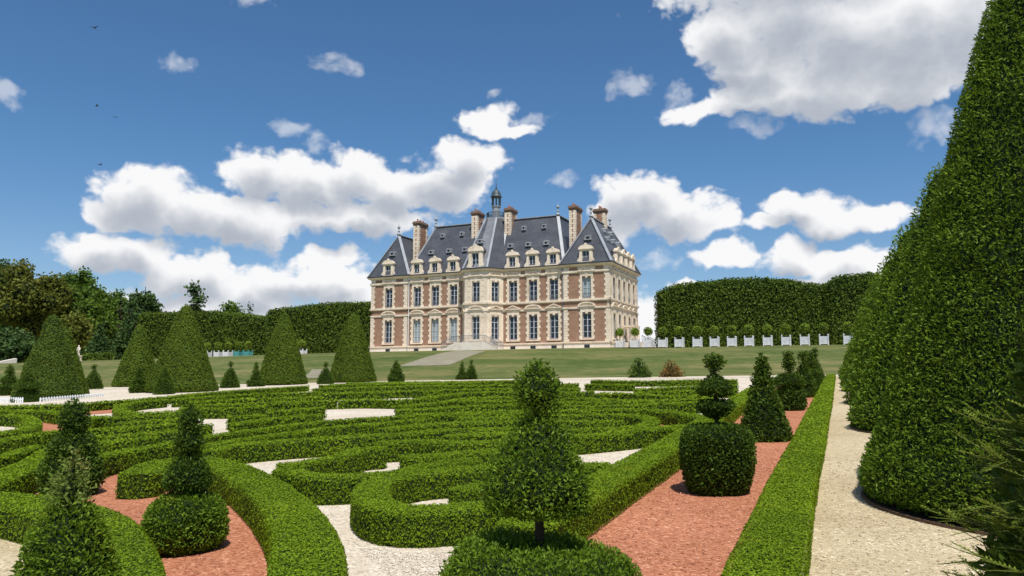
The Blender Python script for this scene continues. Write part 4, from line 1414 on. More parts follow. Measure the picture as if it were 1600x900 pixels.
bayt = [(18.7, 4.3), (19.55, 3.1), (21.45, 3.1), (22.3, 4.3), (22.3, 6.6), (18.7, 6.6)]
br = MB()
loft(br, bayb, 12.46, bayt, 21.2)
bay_roof = br.build("bay_roof", M["slate"], house)
flash(bay_roof, [((*bayb[i], 12.5), (*bayt[i], 21.2)) for i in range(4)], 0.3)
mb = MB()
mb.prism([(20.5 + 2.0 * math.cos(a), 4.9 + 1.9 * math.sin(a)) for a in np.linspace(0, 2 * math.pi, 8, endpoint=False) + math.pi / 8], 21.15, 21.42)
mb.build("roof_platform", M["lead"], bay_roof)
# broad grey sheet, paler than the slate, on the right of the bay roof
a0, a1 = Vector((*bayb[1], 12.5)), Vector((*bayb[2], 12.5))
c0, c1 = Vector((*bayt[1], 21.2)), Vector((*bayt[2], 21.2))
mb = MB()
nn = Vector((0, -0.85, 0.5)) * 0.03
mb.add([a0.lerp(a1, 0.45) + nn, a0.lerp(a1, 0.97) + nn, c0.lerp(c1, 0.97) + nn, c0.lerp(c1, 0.25) + nn], [(0, 1, 2, 3)])
mb.build("grey_sheet", M["dull_grey"], bay_roof)


# ---- finials
FIN = [(0.34, 0.0), (0.30, 0.22), (0.16, 0.34), (0.11, 0.55), (0.20, 0.62), (0.20, 0.70), (0.09, 0.78), (0.07, 1.05), (0.22, 1.16), (0.28, 1.32), (0.20, 1.48), (0.06, 1.56), (0.05, 1.75), (0.01, 2.05)]
for (x, y, z) in ((3.525, 2.5, 19.75), (3.525, 11.6, 19.75), (37.475, 2.5, 19.75), (37.475, 11.6, 19.75), (9.6, 4.4, 20.95), (31.4, 4.4, 20.95)):
    mb = MB()
    mb.lathe(FIN, x, y, 9, z0=z)
    mb.build("finial", M["lead"], house, True)


# ---- dormers
def dormer(fr, s, d, zb, w, h, ww, parent=house):
    """stone lucarne: s along the wall, d inwards"""
    mb = MB()
    z1 = zb + h * 0.74
    for sg in (-1, 1):
        a, b = (s + sg * ww / 2, s + sg * w / 2)
        mb.box(min(a, b), max(a, b), d, d + 0.6, zb, z1)
        q = [(s + sg * w / 2, zb), (s + sg * (w / 2 + 0.42), zb), (s + sg * (w / 2 + 0.38), zb + 0.35), (s + sg * (w / 2 + 0.1), zb + 0.75), (s + sg * w / 2, z1 - 0.3)]
        mb.extrude_xz(q if sg > 0 else q[::-1], d + 0.05, d + 0.4)
    mb.box(s - ww / 2, s + ww / 2, d, d + 0.6, zb + h * 0.66, z1)
    mb.box(s - ww / 2, s + ww / 2, d, d + 0.6, zb, zb + 0.18)
    mb.box(s - w / 2 - 0.14, s + w / 2 + 0.14, d - 0.14, d + 0.6, z1 + 0.001, z1 + 0.16)
    arc = [(s - (w / 2 + 0.12) * math.cos(a), z1 + 0.161 + (h - h * 0.74 - 0.16) * math.sin(a)) for a in np.linspace(0, math.pi, 9)]
    mb.extrude_xz(arc[::-1], d - 0.1, d + 0.5)
    mb.extrude_xz([(s - 0.16, zb + h - 0.05), (s + 0.16, zb + h - 0.05), (s + 0.10, zb + h + 0.22), (s - 0.10, zb + h + 0.22)], d - 0.12, d + 0.2)
    mb.xform(fr)
    o = mb.build("dormer", M["stone"], parent)
    ck = MB()
    ck.box(s - w / 2 + 0.08, s + w / 2 - 0.08, d + 0.6, d + 3.0, zb + 0.1, z1)
    ck.extrude_xz([(s - (w / 2 + 0.02) * math.cos(a), z1 + 0.12 + (h * 0.26 - 0.12) * math.sin(a)) for a in np.linspace(0, math.pi, 7)][::-1], d + 0.5, d + 4.2)
    ck.xform(fr)
    ck.build("dormer_roof", M["slate"], o)
    wn = MB()
    za, zc = zb + 0.18, zb + h * 0.66
    wn.box(s - ww / 2, s + ww / 2, d + 0.32, d + 0.36, za, zc, 1)
    for (a, b, c, e) in ((s - ww / 2, s - ww / 2 + 0.07, za, zc), (s + ww / 2 - 0.07, s + ww / 2, za, zc), (s - 0.05, s + 0.05, za, zc), (s - ww / 2, s + ww / 2, zc - 0.07, zc), (s - ww / 2, s + ww / 2, (za + zc) / 2 - 0.03, (za + zc) / 2 + 0.03)):
        wn.box(a, b, d + 0.26, d + 0.315, c, e)
    wn.xform(fr)
    wn.build("dormer_window", [M["frame"], M["glass"]], o)


FRF = Frame(0, 0, 0, 41)
for s in (3.45, 37.55):
    dormer(FRF, s, -0.42, 12.47, 1.9, 2.65, 1.08)
for s in (8.7, 12.05, 15.35, 25.65, 28.95, 32.3):
    dormer(FRF, s, -0.12, 12.47, 1.75, 2.55, 1.05)
dormer(FRF, 20.5, -2.35, 12.47, 2.2, 3.5, 1.2)
FRS = Frame(HW, 0, 90, HD)
for s in (3.3, 5.8, 8.3, 10.8):
    dormer(FRS, s, -0.42, 12.47, 1.6, 2.4, 0.85)


# ---- small roof vents
def vent(x, y, z, ang=0.0, s=1.0):
    mb = MB()
    ca, sa = math.cos(ang), math.sin(ang)
    f = lambda px, py, pz: (x + px * ca - py * sa, y + px * sa + py * ca, z + pz)
    mb.box(-0.42 * s, 0.42 * s, -0.1, 0.75, 0.0, 0.12)
    mb.box(-0.42 * s, -0.22 * s, -0.1, 0.7, 0.12, 0.48)
    mb.box(0.22 * s, 0.42 * s, -0.1, 0.7, 0.12, 0.48)
    mb.extrude_xz([(-0.46 * s, 0.481), (0.46 * s, 0.481), (0.3 * s, 0.66), (-0.3 * s, 0.66)], -0.14, 0.9)
    mb.xform(f)
    o = mb.build("roof_vent", M["lead"], house)
    hb = MB()
    hb.box(-0.22 * s, 0.22 * s, 0.02, 0.5, 0.12, 0.48)
    hb.xform(f)
    hb.build("vent_opening", M["iron"], o)


def roof_y(z):                      # front slope of the main roof
    return -0.1 + 4.5 * (z - 12.42) / (20.9 - 12.42)


for x in (10.4, 13.7, 16.6, 24.6, 27.6, 30.6):
    vent(x, roof_y(15.9) - 0.25, 15.9)
for x in (11.6, 15.2, 26.2, 29.6):
    vent(x, roof_y(18.8) - 0.25, 18.8, 0, 0.75)
for x in (3.45, 37.55):
    vent(x, -0.48 + 2.98 * (16.0 - 12.44) / 7.31 - 0.25, 16.0, 0, 1.25)
vent(20.3, -2.42 + 5.5 * 0.42 - 0.3, 16.6, 0, 1.0)
for (yy, zz) in ((4.5, 16.3), (7.0, 16.3), (9.5, 16.3), (5.5, 17.8), (8.5, 17.8)):
    vent(41.48 - 4.0 * (zz - 12.44) / 7.31 + 0.25, yy, zz, math.pi / 2, 0.8)


# ---- chimneys
def chimney(x0, x1, y0, y1, z0, z1, name="chimney"):
    sh = MB()
    sh.box(x0, x1, y0, y1, z0, z1)
    o = sh.build(name, M["brick"], house)
    q = MB()
    n = int((z1 - z0) / 0.36)
    hz = (z1 - z0) / n
    for k in range(n):
        e = 0.47 if k % 2 else 0.38
        for cx, sx in ((x0, 1), (x1, -1)):
            for cy, sy in ((y0, 1), (y1, -1)):
                a, b = sorted((cx - sx * 0.03, cx + sx * e))
                c, d = sorted((cy - sy * 0.03, cy + sy * e))
                q.box(a, b, c, d, z0 + k * hz + 0.02, z0 + (k + 1) * hz - 0.02)
    q.build("quoin_stones", M["stone"], o)["kind"] = "stuff"
    c = MB()
    for k, e in enumerate((0.05, 0.12, 0.20)):
        c.box(x0 - e, x1 + e, y0 - e, y1 + e, z1 + k * 0.17 + 0.002, z1 + (k + 1) * 0.17)
    c.box(x0 - 0.1, x1 + 0.1, y0 - 0.1, y1 + 0.1, z1 + 0.512, z1 + 0.72)
    c.build("chimney_cap", M["cap"], o)
    for k in range(3):
        py = y0 + (y1 - y0) * (k + 0.5) / 3
        p = MB()
        p.lathe([(0.16, 0), (0.13, 0.3), (0.15, 0.42), (0.12, 0.45)], (x0 + x1) / 2, py, 8, z0=z1 + 0.722)
        p.build("chimney_pot", M["terracotta"], o)


for a, b in ((17.05, 18.05), (22.95, 23.95)):
    chimney(a, b, 3.0, 5.3, 16.6, 21.9)
for a, b in ((6.15, 7.15), (33.85, 34.85)):
    chimney(a, b, 2.9, 5.6, 13.4, 21.2)
for a, b in ((3.2, 5.0), (36.0, 37.8)):
    chimney(a, b, 8.0, 9.1, 16.0, 21.5)


# ---- lantern over the bay
lx, ly = 20.5, 4.9
oct_ = lambda r: [(lx + r * math.cos(a), ly + r * math.sin(a)) for a in np.linspace(0, 2 * math.pi, 8, endpoint=False) + math.pi / 8]
lan = MB()
lan.lathe([(0.95, 0.0), (0.95, 0.12), (0.70, 0.16), (0.70, 1.9), (0.82, 1.95), (0.82, 2.08)], lx, ly, 8, z0=21.42)
lb = lan.build("lantern", M["lead"], house)
for k, p in enumerate(oct_(0.66)):
    mb = MB()
    mb.box(p[0] - 0.07, p[0] + 0.07, p[1] - 0.07, p[1] + 0.07, 23.5, 25.0)
    mb.build("post", M["copper"], lb)
mb = MB()
mb.lathe([(0.92, 0.0), (0.95, 0.1), (0.80, 0.2), (0.78, 0.5), (0.66, 0.85), (0.42, 1.12), (0.16, 1.28), (0.12, 1.45), (0.2, 1.55), (0.10, 1.68), (0.05, 1.9), (0.09, 2.05), (0.03, 2.2), (0.015, 4.2)], lx, ly, 12, z0=25.0)
mb.build("dome", M["copper"], lb, True)
mb = MB()
pts = oct_(1.55)
for i in range(8):
    a, b = pts[i], pts[(i + 1) % 8]
    for zz in (21.5, 22.35):
        mb.bar((*a, zz), (*b, zz), 0.07)
    for t in np.linspace(0, 1, 6)[:-1]:
        x, y = a[0] + (b[0] - a[0]) * t, a[1] + (b[1] - a[1]) * t
        mb.box(x - 0.03, x + 0.03, y - 0.03, y + 0.03, 21.42, 22.35)
mb.build("railing", M["copper"], lb)

# ---- rainwater pipes
for x in (7.2, 33.8):
    mb = MB()
    mb.lathe([(0.075, 0.0), (0.075, 11.6), (0.16, 11.75), (0.16, 12.0)], x, 0.08, 8)
    mb.build("downpipe", M["white_paint"] if x < 20 else M["lead"], house)

# ---- garden steps at the bay
st = MB()
plat = [(16.3, -0.2), (17.6, -4.0), (23.4, -4.0), (24.7, -0.2)]
st.prism([(17.2, 0.2), (17.9, -4.2), (23.1, -4.2), (23.8, 0.2)], -0.3, 1.12)
for k in range(6):
    z = 1.12 - (k + 1) * 0.185
    st.box(23.1 + k * 0.36, 23.1 + (k + 1) * 0.36, -4.2, -2.2, -0.3, z)
    st.box(17.9 - (k + 1) * 0.36, 17.9 - k * 0.36, -4.2, -2.2, -0.3, z)
so = st.build("garden_steps", M["plinth_stone"], house)
rl = MB()
def rail(p, q):
    rl.bar(Vector(p) + Vector((0, 0, 1.0)), Vector(q) + Vector((0, 0, 1.0)), 0.07)
    rl.bar(Vector(p) + Vector((0, 0, 0.15)), Vector(q) + Vector((0, 0, 0.15)), 0.05)
    n = max(2, int((Vector(q) - Vector(p)).length / 0.16))
    for i in range(n + 1):
        c = Vector(p).lerp(Vector(q), i / n)
        rl.box(c.x - 0.018, c.x + 0.018, c.y - 0.018, c.y + 0.018, c.z, c.z + 1.0)
rail((17.95, -4.12, 1.12), (23.05, -4.12, 1.12))
rail((23.1, -4.12, 1.12), (25.25, -4.12, 0.05))
rail((17.9, -4.12, 1.12), (15.75, -4.12, 0.05))
rail((23.1, -2.25, 1.12), (25.25, -2.25, 0.05))
rl.build("step_railing", M["iron_grey"], so)

# ---- side entrance on the right front
se = MB()
se.box(HW + 0.12, HW + 3.4, 3.4, 9.0, -0.3, 1.0)
for k in range(5):
    se.box(HW + 3.4 + k * 0.36, HW + 3.4 + (k + 1) * 0.36, 4.2, 8.2, -0.3, 1.0 - (k + 1) * 0.18)
sd = se.build("side_steps", M["plinth_stone"], house)
rl = MB()
rail((HW + 3.4, 4.25, 1.0), (HW + 5.2, 4.25, 0.05))
rail((HW + 3.4, 8.15, 1.0), (HW + 5.2, 8.15, 0.05))
rl.build("step_railing", M["iron"], sd)
cp_ = MB()
cp_.box(HW + 0.15, HW + 2.2, 5.2, 7.6, 3.35, 3.6)
cp_.build("porch_roof", M["stone"], sd)
for yy in (5.3, 7.5):
    pc = MB()
    pc.box(HW + 2.0, HW + 2.16, yy - 0.08, yy + 0.08, 1.0, 3.35)
    pc.build("porch_post", M["stone"], sd)



# ------------------------------------------------------------------ tall clipped lime hedges on the terrace
def tall_hedge(name, line, thick, tops, label, seed, leaf="lime_leaf", clear=0.25, trunks=9):
    xs = [t[0] for t in tops]
    hs = [t[1] for t in tops]
    hmax = max(hs)
    mid = (line[0][0], line[0][1], TERRACE)
    root = empty(name, mid)
    tag(root, label, "hedge", "tall clipped lime hedges")
    P, C = hedge_grid(line, thick, hmax - clear, lambda x, y: TERRACE + clear + 0 * x, step=0.7, crown=lambda x, y: (np.interp(x, xs, hs) - clear) / (hmax - clear), npf=9)
    foliage_obj("canopy", [(P, C)], [M["lime_core"], M[leaf]], root, mid, leaf_k=0.0025, smin=0.15, smax=0.48, cover=1.45, aspect=0.65, tilt=0.6, amp=0.16, freq=1.5, seed=seed, jit=1.0)
    a, b = np.array(line[0]), np.array(line[-1])
    for k in range(trunks):
        p = a + (b - a) * (k + 0.5) / trunks
        tb = MB()
        tb.tube([(p[0] - mid[0], p[1] - mid[1] - thick * 0.2, -0.1), (p[0] - mid[0], p[1] - mid[1] - thick * 0.2, clear + 1.0)], [0.17, 0.13], 7)
        tb.build("trunk", M["bark"], root, True)
    return root


tall_hedge("lime_hedge", [(-24.9, 122.2), (-15, 122.4), (-6, 122.3), (-1.2, 122.2)], 4.5, [(-25.2, 9.1), (-22.5, 10.0), (-16.7, 10.4), (-9.3, 10.4), (-4.8, 9.5), (-1.2, 8.9)],
           "long tall clipped hedge behind the white planters, right of the house", 61, trunks=11)
tall_hedge("lime_hedge", [(-0.6, 121.6), (2.0, 121.5), (4.4, 121.5)], 5.0, [(-1.2, 8.9), (0.4, 9.9), (4.4, 10.3)], "separate block of tall clipped hedge at the right end of the planter row", 62, trunks=3)
tall_hedge("lime_hedge", [(-163, 150), (-150, 150), (-124.2, 150)], 5.0, [(-163, 12.6), (-142, 12.4), (-124, 10.5)], "long tall clipped hedge left of the house, behind the big cones", 63, trunks=12)
tall_hedge("lime_hedge", [(-114.4, 140), (-100, 140), (-78, 140)], 5.0, [(-114.5, 10.9), (-110, 11.2), (-100, 11.7), (-78, 11.5)], "tall clipped hedge directly left of the house", 64, trunks=10)


# ------------------------------------------------------------------ park trees
def park_tree(x, y, h, w, leaf, label, seed, kind="round", z0=TERRACE, trunk_h=0.25):
    r = np.random.default_rng(seed)
    name = {"round": "broadleaf_tree", "fir": "fir_tree", "pads": "pine_tree", "column": "broadleaf_tree", "bush": "shrub"}[kind]
    root = empty(name, (x, y, z0))
    tag(root, label, "shrub" if kind == "bush" else "tree", "park trees beyond the lawn")
    grids = []
    if kind in ("round", "column", "bush"):
        zc = h * (0.58 if kind != "bush" else 0.5)
        hz = h * (0.42 if kind != "bush" else 0.5)
        n = int(46 if kind == "round" else 34)
        for k in range(n):
            d = nrm(r.normal(size=3))
            rad = r.uniform(0.35, 0.86)
            p = np.array([d[0] * w / 2 * rad, d[1] * w / 2 * rad, zc + d[2] * hz * rad])
            if kind == "column":
                p[0] *= 1 - 0.35 * (p[2] - zc) / hz
            br = w * r.uniform(0.11, 0.19)
            grids.append(sphere_grid((x + p[0], y + p[1], z0 + p[2]), br, seed * 100 + k, flat=r.uniform(0.65, 0.9)))
        for k in range(8):
            p = r.uniform(-0.3, 0.3, 3) * [w, w, hz]
            grids.append(sphere_grid((x + p[0], y + p[1], z0 + zc + p[2]), w * 0.24, seed * 100 + 70 + k))
    elif kind == "fir":
        n = 9
        for k in range(n):
            t = (k + 0.4) / n
            rr = w / 2 * (1 - t) ** 0.85
            m = max(3, int(7 * (1 - t)) + 2)
            for q in range(m):
                a = q * 2 * math.pi / m + r.uniform(0, 1)
                b = rr * r.uniform(0.45, 0.75)
                grids.append(sphere_grid((x + b * math.cos(a), y + b * math.sin(a), z0 + h * (0.06 + 0.9 * t) + r.uniform(-.25, .25)), max(0.5, rr * 0.42), seed * 100 + k * 10 + q, 8, 5, 0.42))
        grids.append(sphere_grid((x, y, z0 + h * 0.95), max(0.35, w * 0.05), seed, 7, 6, 2.2))
    else:
        for k in range(13):
            t = 0.45 + 0.55 * k / 12
            a = r.uniform(0, 6.28)
            b = w / 2 * (1.15 - t) * r.uniform(0.5, 1.2)
            grids.append(sphere_grid((x + b * math.cos(a), y + b * math.sin(a), z0 + h * (t - 0.04)), w * r.uniform(0.13, 0.2), seed * 100 + k, 9, 6, 0.5))
    foliage_obj("crown", grids, [M["lime_core"], M[leaf]], root, (x, y, z0), leaf_k=0.0034, smin=0.2, smax=0.85 if kind != "fir" else 0.6, cover=1.05, aspect=0.7, tilt=0.9, amp=0.25, freq=1.1, seed=seed, jit=1.3, shrink=0.9)
    tb = MB()
    rt = max(0.12, h * 0.016)
    tb.tube([(0, 0, -0.3), (0.1, 0, h * 0.3), (-0.1, 0.1, h * 0.62), (0, 0, h * 0.9)], [rt * 1.4, rt, rt * 0.65, rt * 0.2], 8)
    for k in range(6):
        a = r.uniform(0, 6.28)
        z = h * r.uniform(0.28, 0.65)
        tb.tube([(0, 0, z), (w * 0.16 * math.cos(a), w * 0.16 * math.sin(a), z + h * 0.07), (w * 0.33 * math.cos(a), w * 0.33 * math.sin(a), z + h * 0.12)], [rt * 0.5, rt * 0.35, rt * 0.15], 6)
    tb.build("trunk", M["bark"], root, True)


TREES = [
    (-193.4, 140.0, 27.5, 16.5, "olive_leaf", "round", "largest round olive-brown tree at far left, foremost of the wood"),
    (-256.5, 175.0, 38.5, 20.0, "fir_leaf", "round", "tall blue-green tree at the left edge behind the olive-brown one"),
    (-220.1, 172.0, 33.0, 16.0, "tree_leaf", "round", "tall dark green tree right behind the olive-brown one"),
    (-190.9, 155.0, 23.8, 15.0, "tree_leaf", "round", "broad green tree right of the olive-brown one"),
    (-180.9, 165.0, 25.0, 9.5, "fir_leaf", "column", "tall narrow dark tree at the right end of the wood"),
    (-166.9, 148.0, 16.6, 9.6, "fir_leaf", "fir", "layered fir with light branch tips, left of the darker cone set back"),
    (-160.3, 134.0, 9.3, 8.0, "fir_leaf", "fir", "low spreading young fir right of the statue"),
    (-171.6, 136.0, 12.8, 7.4, "olive_leaf", "round", "small yellowish tree behind the statue"),
    (-185.4, 129.0, 8.2, 13.0, "fir_leaf", "bush", "broad pale bush at the left edge beneath the olive-brown tree"),
    (-172.9, 175.0, 24.0, 10.5, "fir_leaf", "pads", "dark pine with flat pads rising above the tall hedge"),
    (-158.7, 175.0, 18.6, 9.5, "tree_leaf", "round", "round tree top showing above the tall hedge right of the pine"),
    (-152.0, 175.0, 17.6, 2.6, "fir_leaf", "fir", "tiny pointed fir top above the hedge's right end"),
    (-133.5, 165.0, 14.8, 6.0, "tree_leaf", "round", "dark tree top in the gap between the two tall left hedges"),
    (-193.6, 168.0, 23.4, 4.5, "fir_leaf", "fir", "thin ragged fir between the broad green and the narrow dark tree"),
    (-202.9, 175.0, 24.0, 14.0, "tree_leaf", "round", "green tree deep in the wood behind the layered fir"),
    (-206.0, 147.0, 18.5, 13.0, "tree_leaf", "round", "dark tree low beneath the olive-brown one's left side"),
    (-177.5, 141.0, 13.5, 9.0, "tree_leaf", "round", "dark rounded tree between the statue and the young fir"),
    (-203.0, 163.0, 15.0, 17.0, "tree_leaf", "bush", "dark undergrowth filling the wood below the olive-brown tree"),
    (-222.0, 150.0, 13.0, 18.0, "tree_leaf", "bush", "dark undergrowth at the left edge of the wood"),
    (-236.0, 158.0, 26.0, 16.0, "tree_leaf", "round", "dark tree at the far left edge behind the broad bush"),
]
for k, (x, y, h, w, leaf, kind, lab) in enumerate(TREES):
    park_tree(x, y, h, w, leaf, lab, 300 + k, kind)
# clipped dark low hedge at the foot of the wood
P, C = hedge_grid([(-240, 139.0), (-200, 134.0), (-164, 129.5), (-150, 128)], 2.0, 1.7, lambda x, y: TERRACE + 0 * x, step=0.8, npf=3)
o = foliage_obj("low_hedge", [(P, C)], [M["lime_core"], M["lime_leaf"]], None, (-200, 134, TERRACE), leaf_k=0.0026, smin=0.2, smax=0.5, cover=1.4, amp=0.15, freq=1.5, seed=77)
o.location = (-200, 134, TERRACE)
tag(o, "low dark hedge along the foot of the wood behind the statue", "hedge")


# ------------------------------------------------------------------ planters with ball-headed orange trees
M["teal"] = mat("teal_paint", (0.06, 0.26, 0.26), 0.5, 0.3)
M["planter_white"] = noisy("planter_paint", [(0.46, 0.48, 0.51), (0.58, 0.60, 0.63), (0.66, 0.68, 0.70)], 2.0, 0.6)


def planter_proto(paint):
    parts = {}
    b = MB()
    for (sx, sy) in ((1, 0), (-1, 0), (0, 1), (0, -1)):
        for k in range(4):
            z0 = 0.14 + k * 0.26
            if sx:
                b.box(min(sx * 0.54, sx * 0.50), max(sx * 0.54, sx * 0.50), -0.5, 0.5, z0 + 0.01, z0 + 0.25)
            else:
                b.box(-0.5, 0.5, min(sy * 0.54, sy * 0.50), max(sy * 0.54, sy * 0.50), z0 + 0.01, z0 + 0.25)
    b.box(-0.49, 0.49, -0.49, 0.49, 0.12, 1.1)
    parts["box_panel"] = (b, [paint])
    p = MB()
    p.box(-0.07, 0.07, -0.07, 0.07, 0.0, 1.28)
    p.lathe([(0.05, 0), (0.10, 0.06), (0.10, 0.14), (0.02, 0.2)], 0, 0, 8, z0=1.28)
    parts["corner_post"] = (p, [paint])
    s = MB()
    s.tube([(0, 0, 1.0), (0.02, 0, 1.6), (0, 0.01, 2.2)], [0.06, 0.05, 0.045], 7)
    parts["stem"] = (s, [M["bark"]])
    return parts


proto = {}
for nm, paint in (("white", M["planter_white"]), ("teal", M["teal"])):
    proto[nm] = {k: v[0].build(k, v[1]) for k, v in planter_proto(paint).items()}
    for o in proto[nm].values():
        COL.objects.unlink(o)
crowns = []
for k in range(3):
    P, C = lathe_grid(ball_p(0.60 + 0.03 * k, 0, 0.56), 0, 118, 9, nseg=20, step=0.12)
    o = foliage_obj("crown", [(P, C)], [M["yew_core"], M["orange_leaf"]], None, (0, 118, 9), leaf_k=0.0016, smin=0.1, smax=0.2, cover=1.7, amp=0.06, freq=4, seed=500 + k)
    COL.objects.unlink(o)
    crowns.append(o)


def planter(x, y, paint, k, label, group, s=1.0, rz=0.0):
    root = empty("planter_tree", (x, y, TERRACE + 0.02), rz)
    root.scale = (s, s, s)
    tag(root, label, "planter", group)
    def cp(src, loc=(0, 0, 0)):
        c = src.copy()
        COL.objects.link(c)
        c.parent = root
        c.location = loc
        return c
    cp(proto[paint]["box_panel"])
    for sx in (-1, 1):
        for sy in (-1, 1):
            cp(proto[paint]["corner_post"], (sx * 0.53, sy * 0.53, 0))
    cp(proto[paint]["stem"])
    c = cp(crowns[k % 3], (0, 0, 2.45))
    c.rotation_euler = (0, 0, k * 1.3)


ordi = ["first", "second", "third", "fourth", "fifth", "sixth", "seventh", "eighth", "ninth", "tenth", "eleventh", "twelfth", "thirteenth", "fourteenth"]
PR = [-29.1, -26.9, -25.0, -22.9, -20.56, -18.08, -15.74, -13.43, -11.16, -8.76, -6.40, -4.08, -1.72, 1.20]
for k, x in enumerate(PR):
    n = len(PR) - k
    lab = "white planter with ball tree at the right end of the terrace row" if n == 1 else "white planter with ball tree, %s from the right end of the terrace row" % ordi[n - 1]
    planter(x, 110.9 + 0.1 * (k % 2), "white", k, lab, "white planters in a row right of the house", 0.98)
PL = [(-117.2, "white"), (-114.3, "white"), (-111.9, "white"), (-109.3, "teal"), (-106.9, "teal"), (-95.6, "white"), (-94.0, "white")]
ll = ["white planter with ball tree, leftmost of the group behind the big cones", "white planter with ball tree, second from the left behind the big cones", "white planter with ball tree just left of the teal boxes",
      "teal planter box with ball tree, left one of two", "teal planter box with ball tree, right one of two", "white planter with ball tree, left of two beside the tall left hedge", "white planter with ball tree, right of two beside the tall left hedge"]
for k, ((x, pt), lab) in enumerate(zip(PL, ll)):
    planter(x, 123.0, pt, k, lab, "planters left of the house", 1.1)

# ------------------------------------------------------------------ statue and stone steps at the far left
sx_, sy_ = -155.7, 124.8
root = empty("statue", (sx_, sy_, TERRACE))
tag(root, "pale stone statue of a standing figure on a pedestal, before the dark wood", "statue")
pb = MB()
pb.box(-0.62, 0.62, -0.62, 0.62, -0.2, 0.25)
pb.box(-0.48, 0.48, -0.48, 0.48, 0.25, 1.15)
pb.box(-0.6, 0.6, -0.6, 0.6, 1.15, 1.32)
pb.build("pedestal", M["plinth_stone"], root)
fg = MB()
prof = [(0.34, 1.32), (0.36, 1.42), (0.30, 1.7), (0.31, 2.1), (0.34, 2.35), (0.27, 2.6), (0.33, 2.9), (0.36, 3.05), (0.16, 3.14), (0.10, 3.2), (0.16, 3.3), (0.17, 3.42), (0.12, 3.55), (0.03, 3.6)]
fg.lathe(prof, 0, 0, 12)
fg.v = [(v[0] * (1.15 if v[2] < 3.12 else 1.0) + 0.06 * math.sin(v[2] * 2.2), v[1] * (0.72 if v[2] < 3.12 else 1.0), v[2]) for v in fg.v]
fg.tube([(0.36, 0, 2.98), (0.55, -0.08, 2.6), (0.30, -0.30, 2.35)], [0.12, 0.10, 0.07], 7)
fg.tube([(-0.36, 0, 2.98), (-0.52, 0.02, 2.55), (-0.46, -0.1, 2.1)], [0.12, 0.10, 0.07], 7)
fg.build("figure", M["plinth_stone"], root, True)
wl = empty("stone_steps", (-176.0, 117.0, 0))
tag(wl, "pale stone steps with sloping side walls at the left edge of the lawn", "steps")
zb = float(lawn_z(-176.0, 117.0))
for k in range(6):
    b = MB()
    b.box(-7.0, 7.0, -3.0 + k * 0.9, -2.1 + k * 0.9, zb - 2.0, zb - 0.6 + k * 0.22)
    b.build("step", M["plinth_stone"], wl)
for s in (-1, 1):
    b = MB()
    b.add([(s * 7.0, -3.6, zb - 2), (s * 7.9, -3.6, zb - 2), (s * 7.9, 2.6, zb - 2), (s * 7.0, 2.6, zb - 2), (s * 7.0, -3.6, zb - 0.1), (s * 7.9, -3.6, zb - 0.1), (s * 7.9, 2.6, zb + 1.3), (s * 7.0, 2.6, zb + 1.3)],
          [(3, 2, 1, 0), (4, 5, 6, 7), (0, 1, 5, 4), (1, 2, 6, 5), (2, 3, 7, 6), (3, 0, 4, 7)] if s > 0 else [(0, 1, 2, 3), (7, 6, 5, 4), (4, 5, 1, 0), (5, 6, 2, 1), (6, 7, 3, 2), (7, 4, 0, 3)])
    b.build("side_wall", M["plinth_stone"], wl)



# ------------------------------------------------------------------ white pickets by the leftmost cone
def pickets(name, a, b, n, h, label):
    root = empty(name, (a[0], a[1], gz(*a)))
    tag(root, label, "fence", "white picket edgings")
    src = None
    for k in range(n):
        t = k / (n - 1)
        x, y = a[0] + (b[0] - a[0]) * t, a[1] + (b[1] - a[1]) * t
        if src is None:
            m_ = MB()
            m_.extrude_xz([(-0.035, -0.02), (0.035, -0.02), (0.035, h - 0.06), (0, h), (-0.035, h - 0.06)], -0.012, 0.012)
            src = m_.build("picket", M["white_paint"], root)
            c = src
        else:
            c = src.copy()
            COL.objects.link(c)
            c.parent = root
        c.location = (x - a[0], y - a[1], gz(x, y) - gz(*a))
        c.rotation_euler = (0, 0, R(40))
    m_ = MB()
    m_.bar((0, 0.02, h * 0.6), (b[0] - a[0], b[1] - a[1] + 0.02, h * 0.6 + gz(*b) - gz(*a)), 0.03, 0.05)
    m_.build("rail", M["white_paint"], root)


pickets("picket_fence", (-38.2, 28.6), (-40.0, 33.9), 26, 0.24, "low white picket edging at the foot of the leftmost big cone")
pickets("picket_fence", (-40.5, 28.0), (-38.3, 27.7), 12, 0.3, "short white picket edging at the left edge of the picture")

# ------------------------------------------------------------------ nearest yew cone, right beside the camera, with free shoots
M["shoot"] = leaf_mat("yew_shoot", (0.06, 0.11, 0.012), (0.13, 0.20, 0.020), (0.23, 0.29, 0.035), 0.3, 0.45, (0.36, 0.30, 0.06), 6.0)
M["dark_shoot"] = leaf_mat("yew_old_shoot", (0.014, 0.034, 0.006), (0.034, 0.072, 0.010), (0.075, 0.125, 0.016), 0.2, 0.4, None, 5.0)
M["twig"] = mat("yew_twig", (0.09, 0.11, 0.025), 0.8, 0.2)
YX, YY, YR, YH = 2.6, 2.68, 2.42, 6.25
z0 = gz(YX, YY)
near = empty("yew_cone", (YX, YY, z0))
tag(near, "nearest yew cone with loose needle shoots, at the lower right corner", "cone tree", BIGR)
P, C = lathe_grid(cone_p(YR, 0.03, YH, 0.72, 0.02, 12, 0.99), YX, YY, z0, nseg=80, step=0.12)
foliage_obj("crown", [(P, C)], [M["yew_core"], M["yew_leaf"]], near, (YX, YY, z0), leaf_k=0.018, smin=0.045, smax=0.14, cover=1.2, aspect=0.28, style="needle", amp=0.05, freq=4, seed=91, jit=1.4, back=0.04)
tb = MB()
tb.tube([(0, 0, -0.1), (0, 0, 5)], [0.14, 0.04], 8)
tb.build("trunk", M["bark"], near, True)


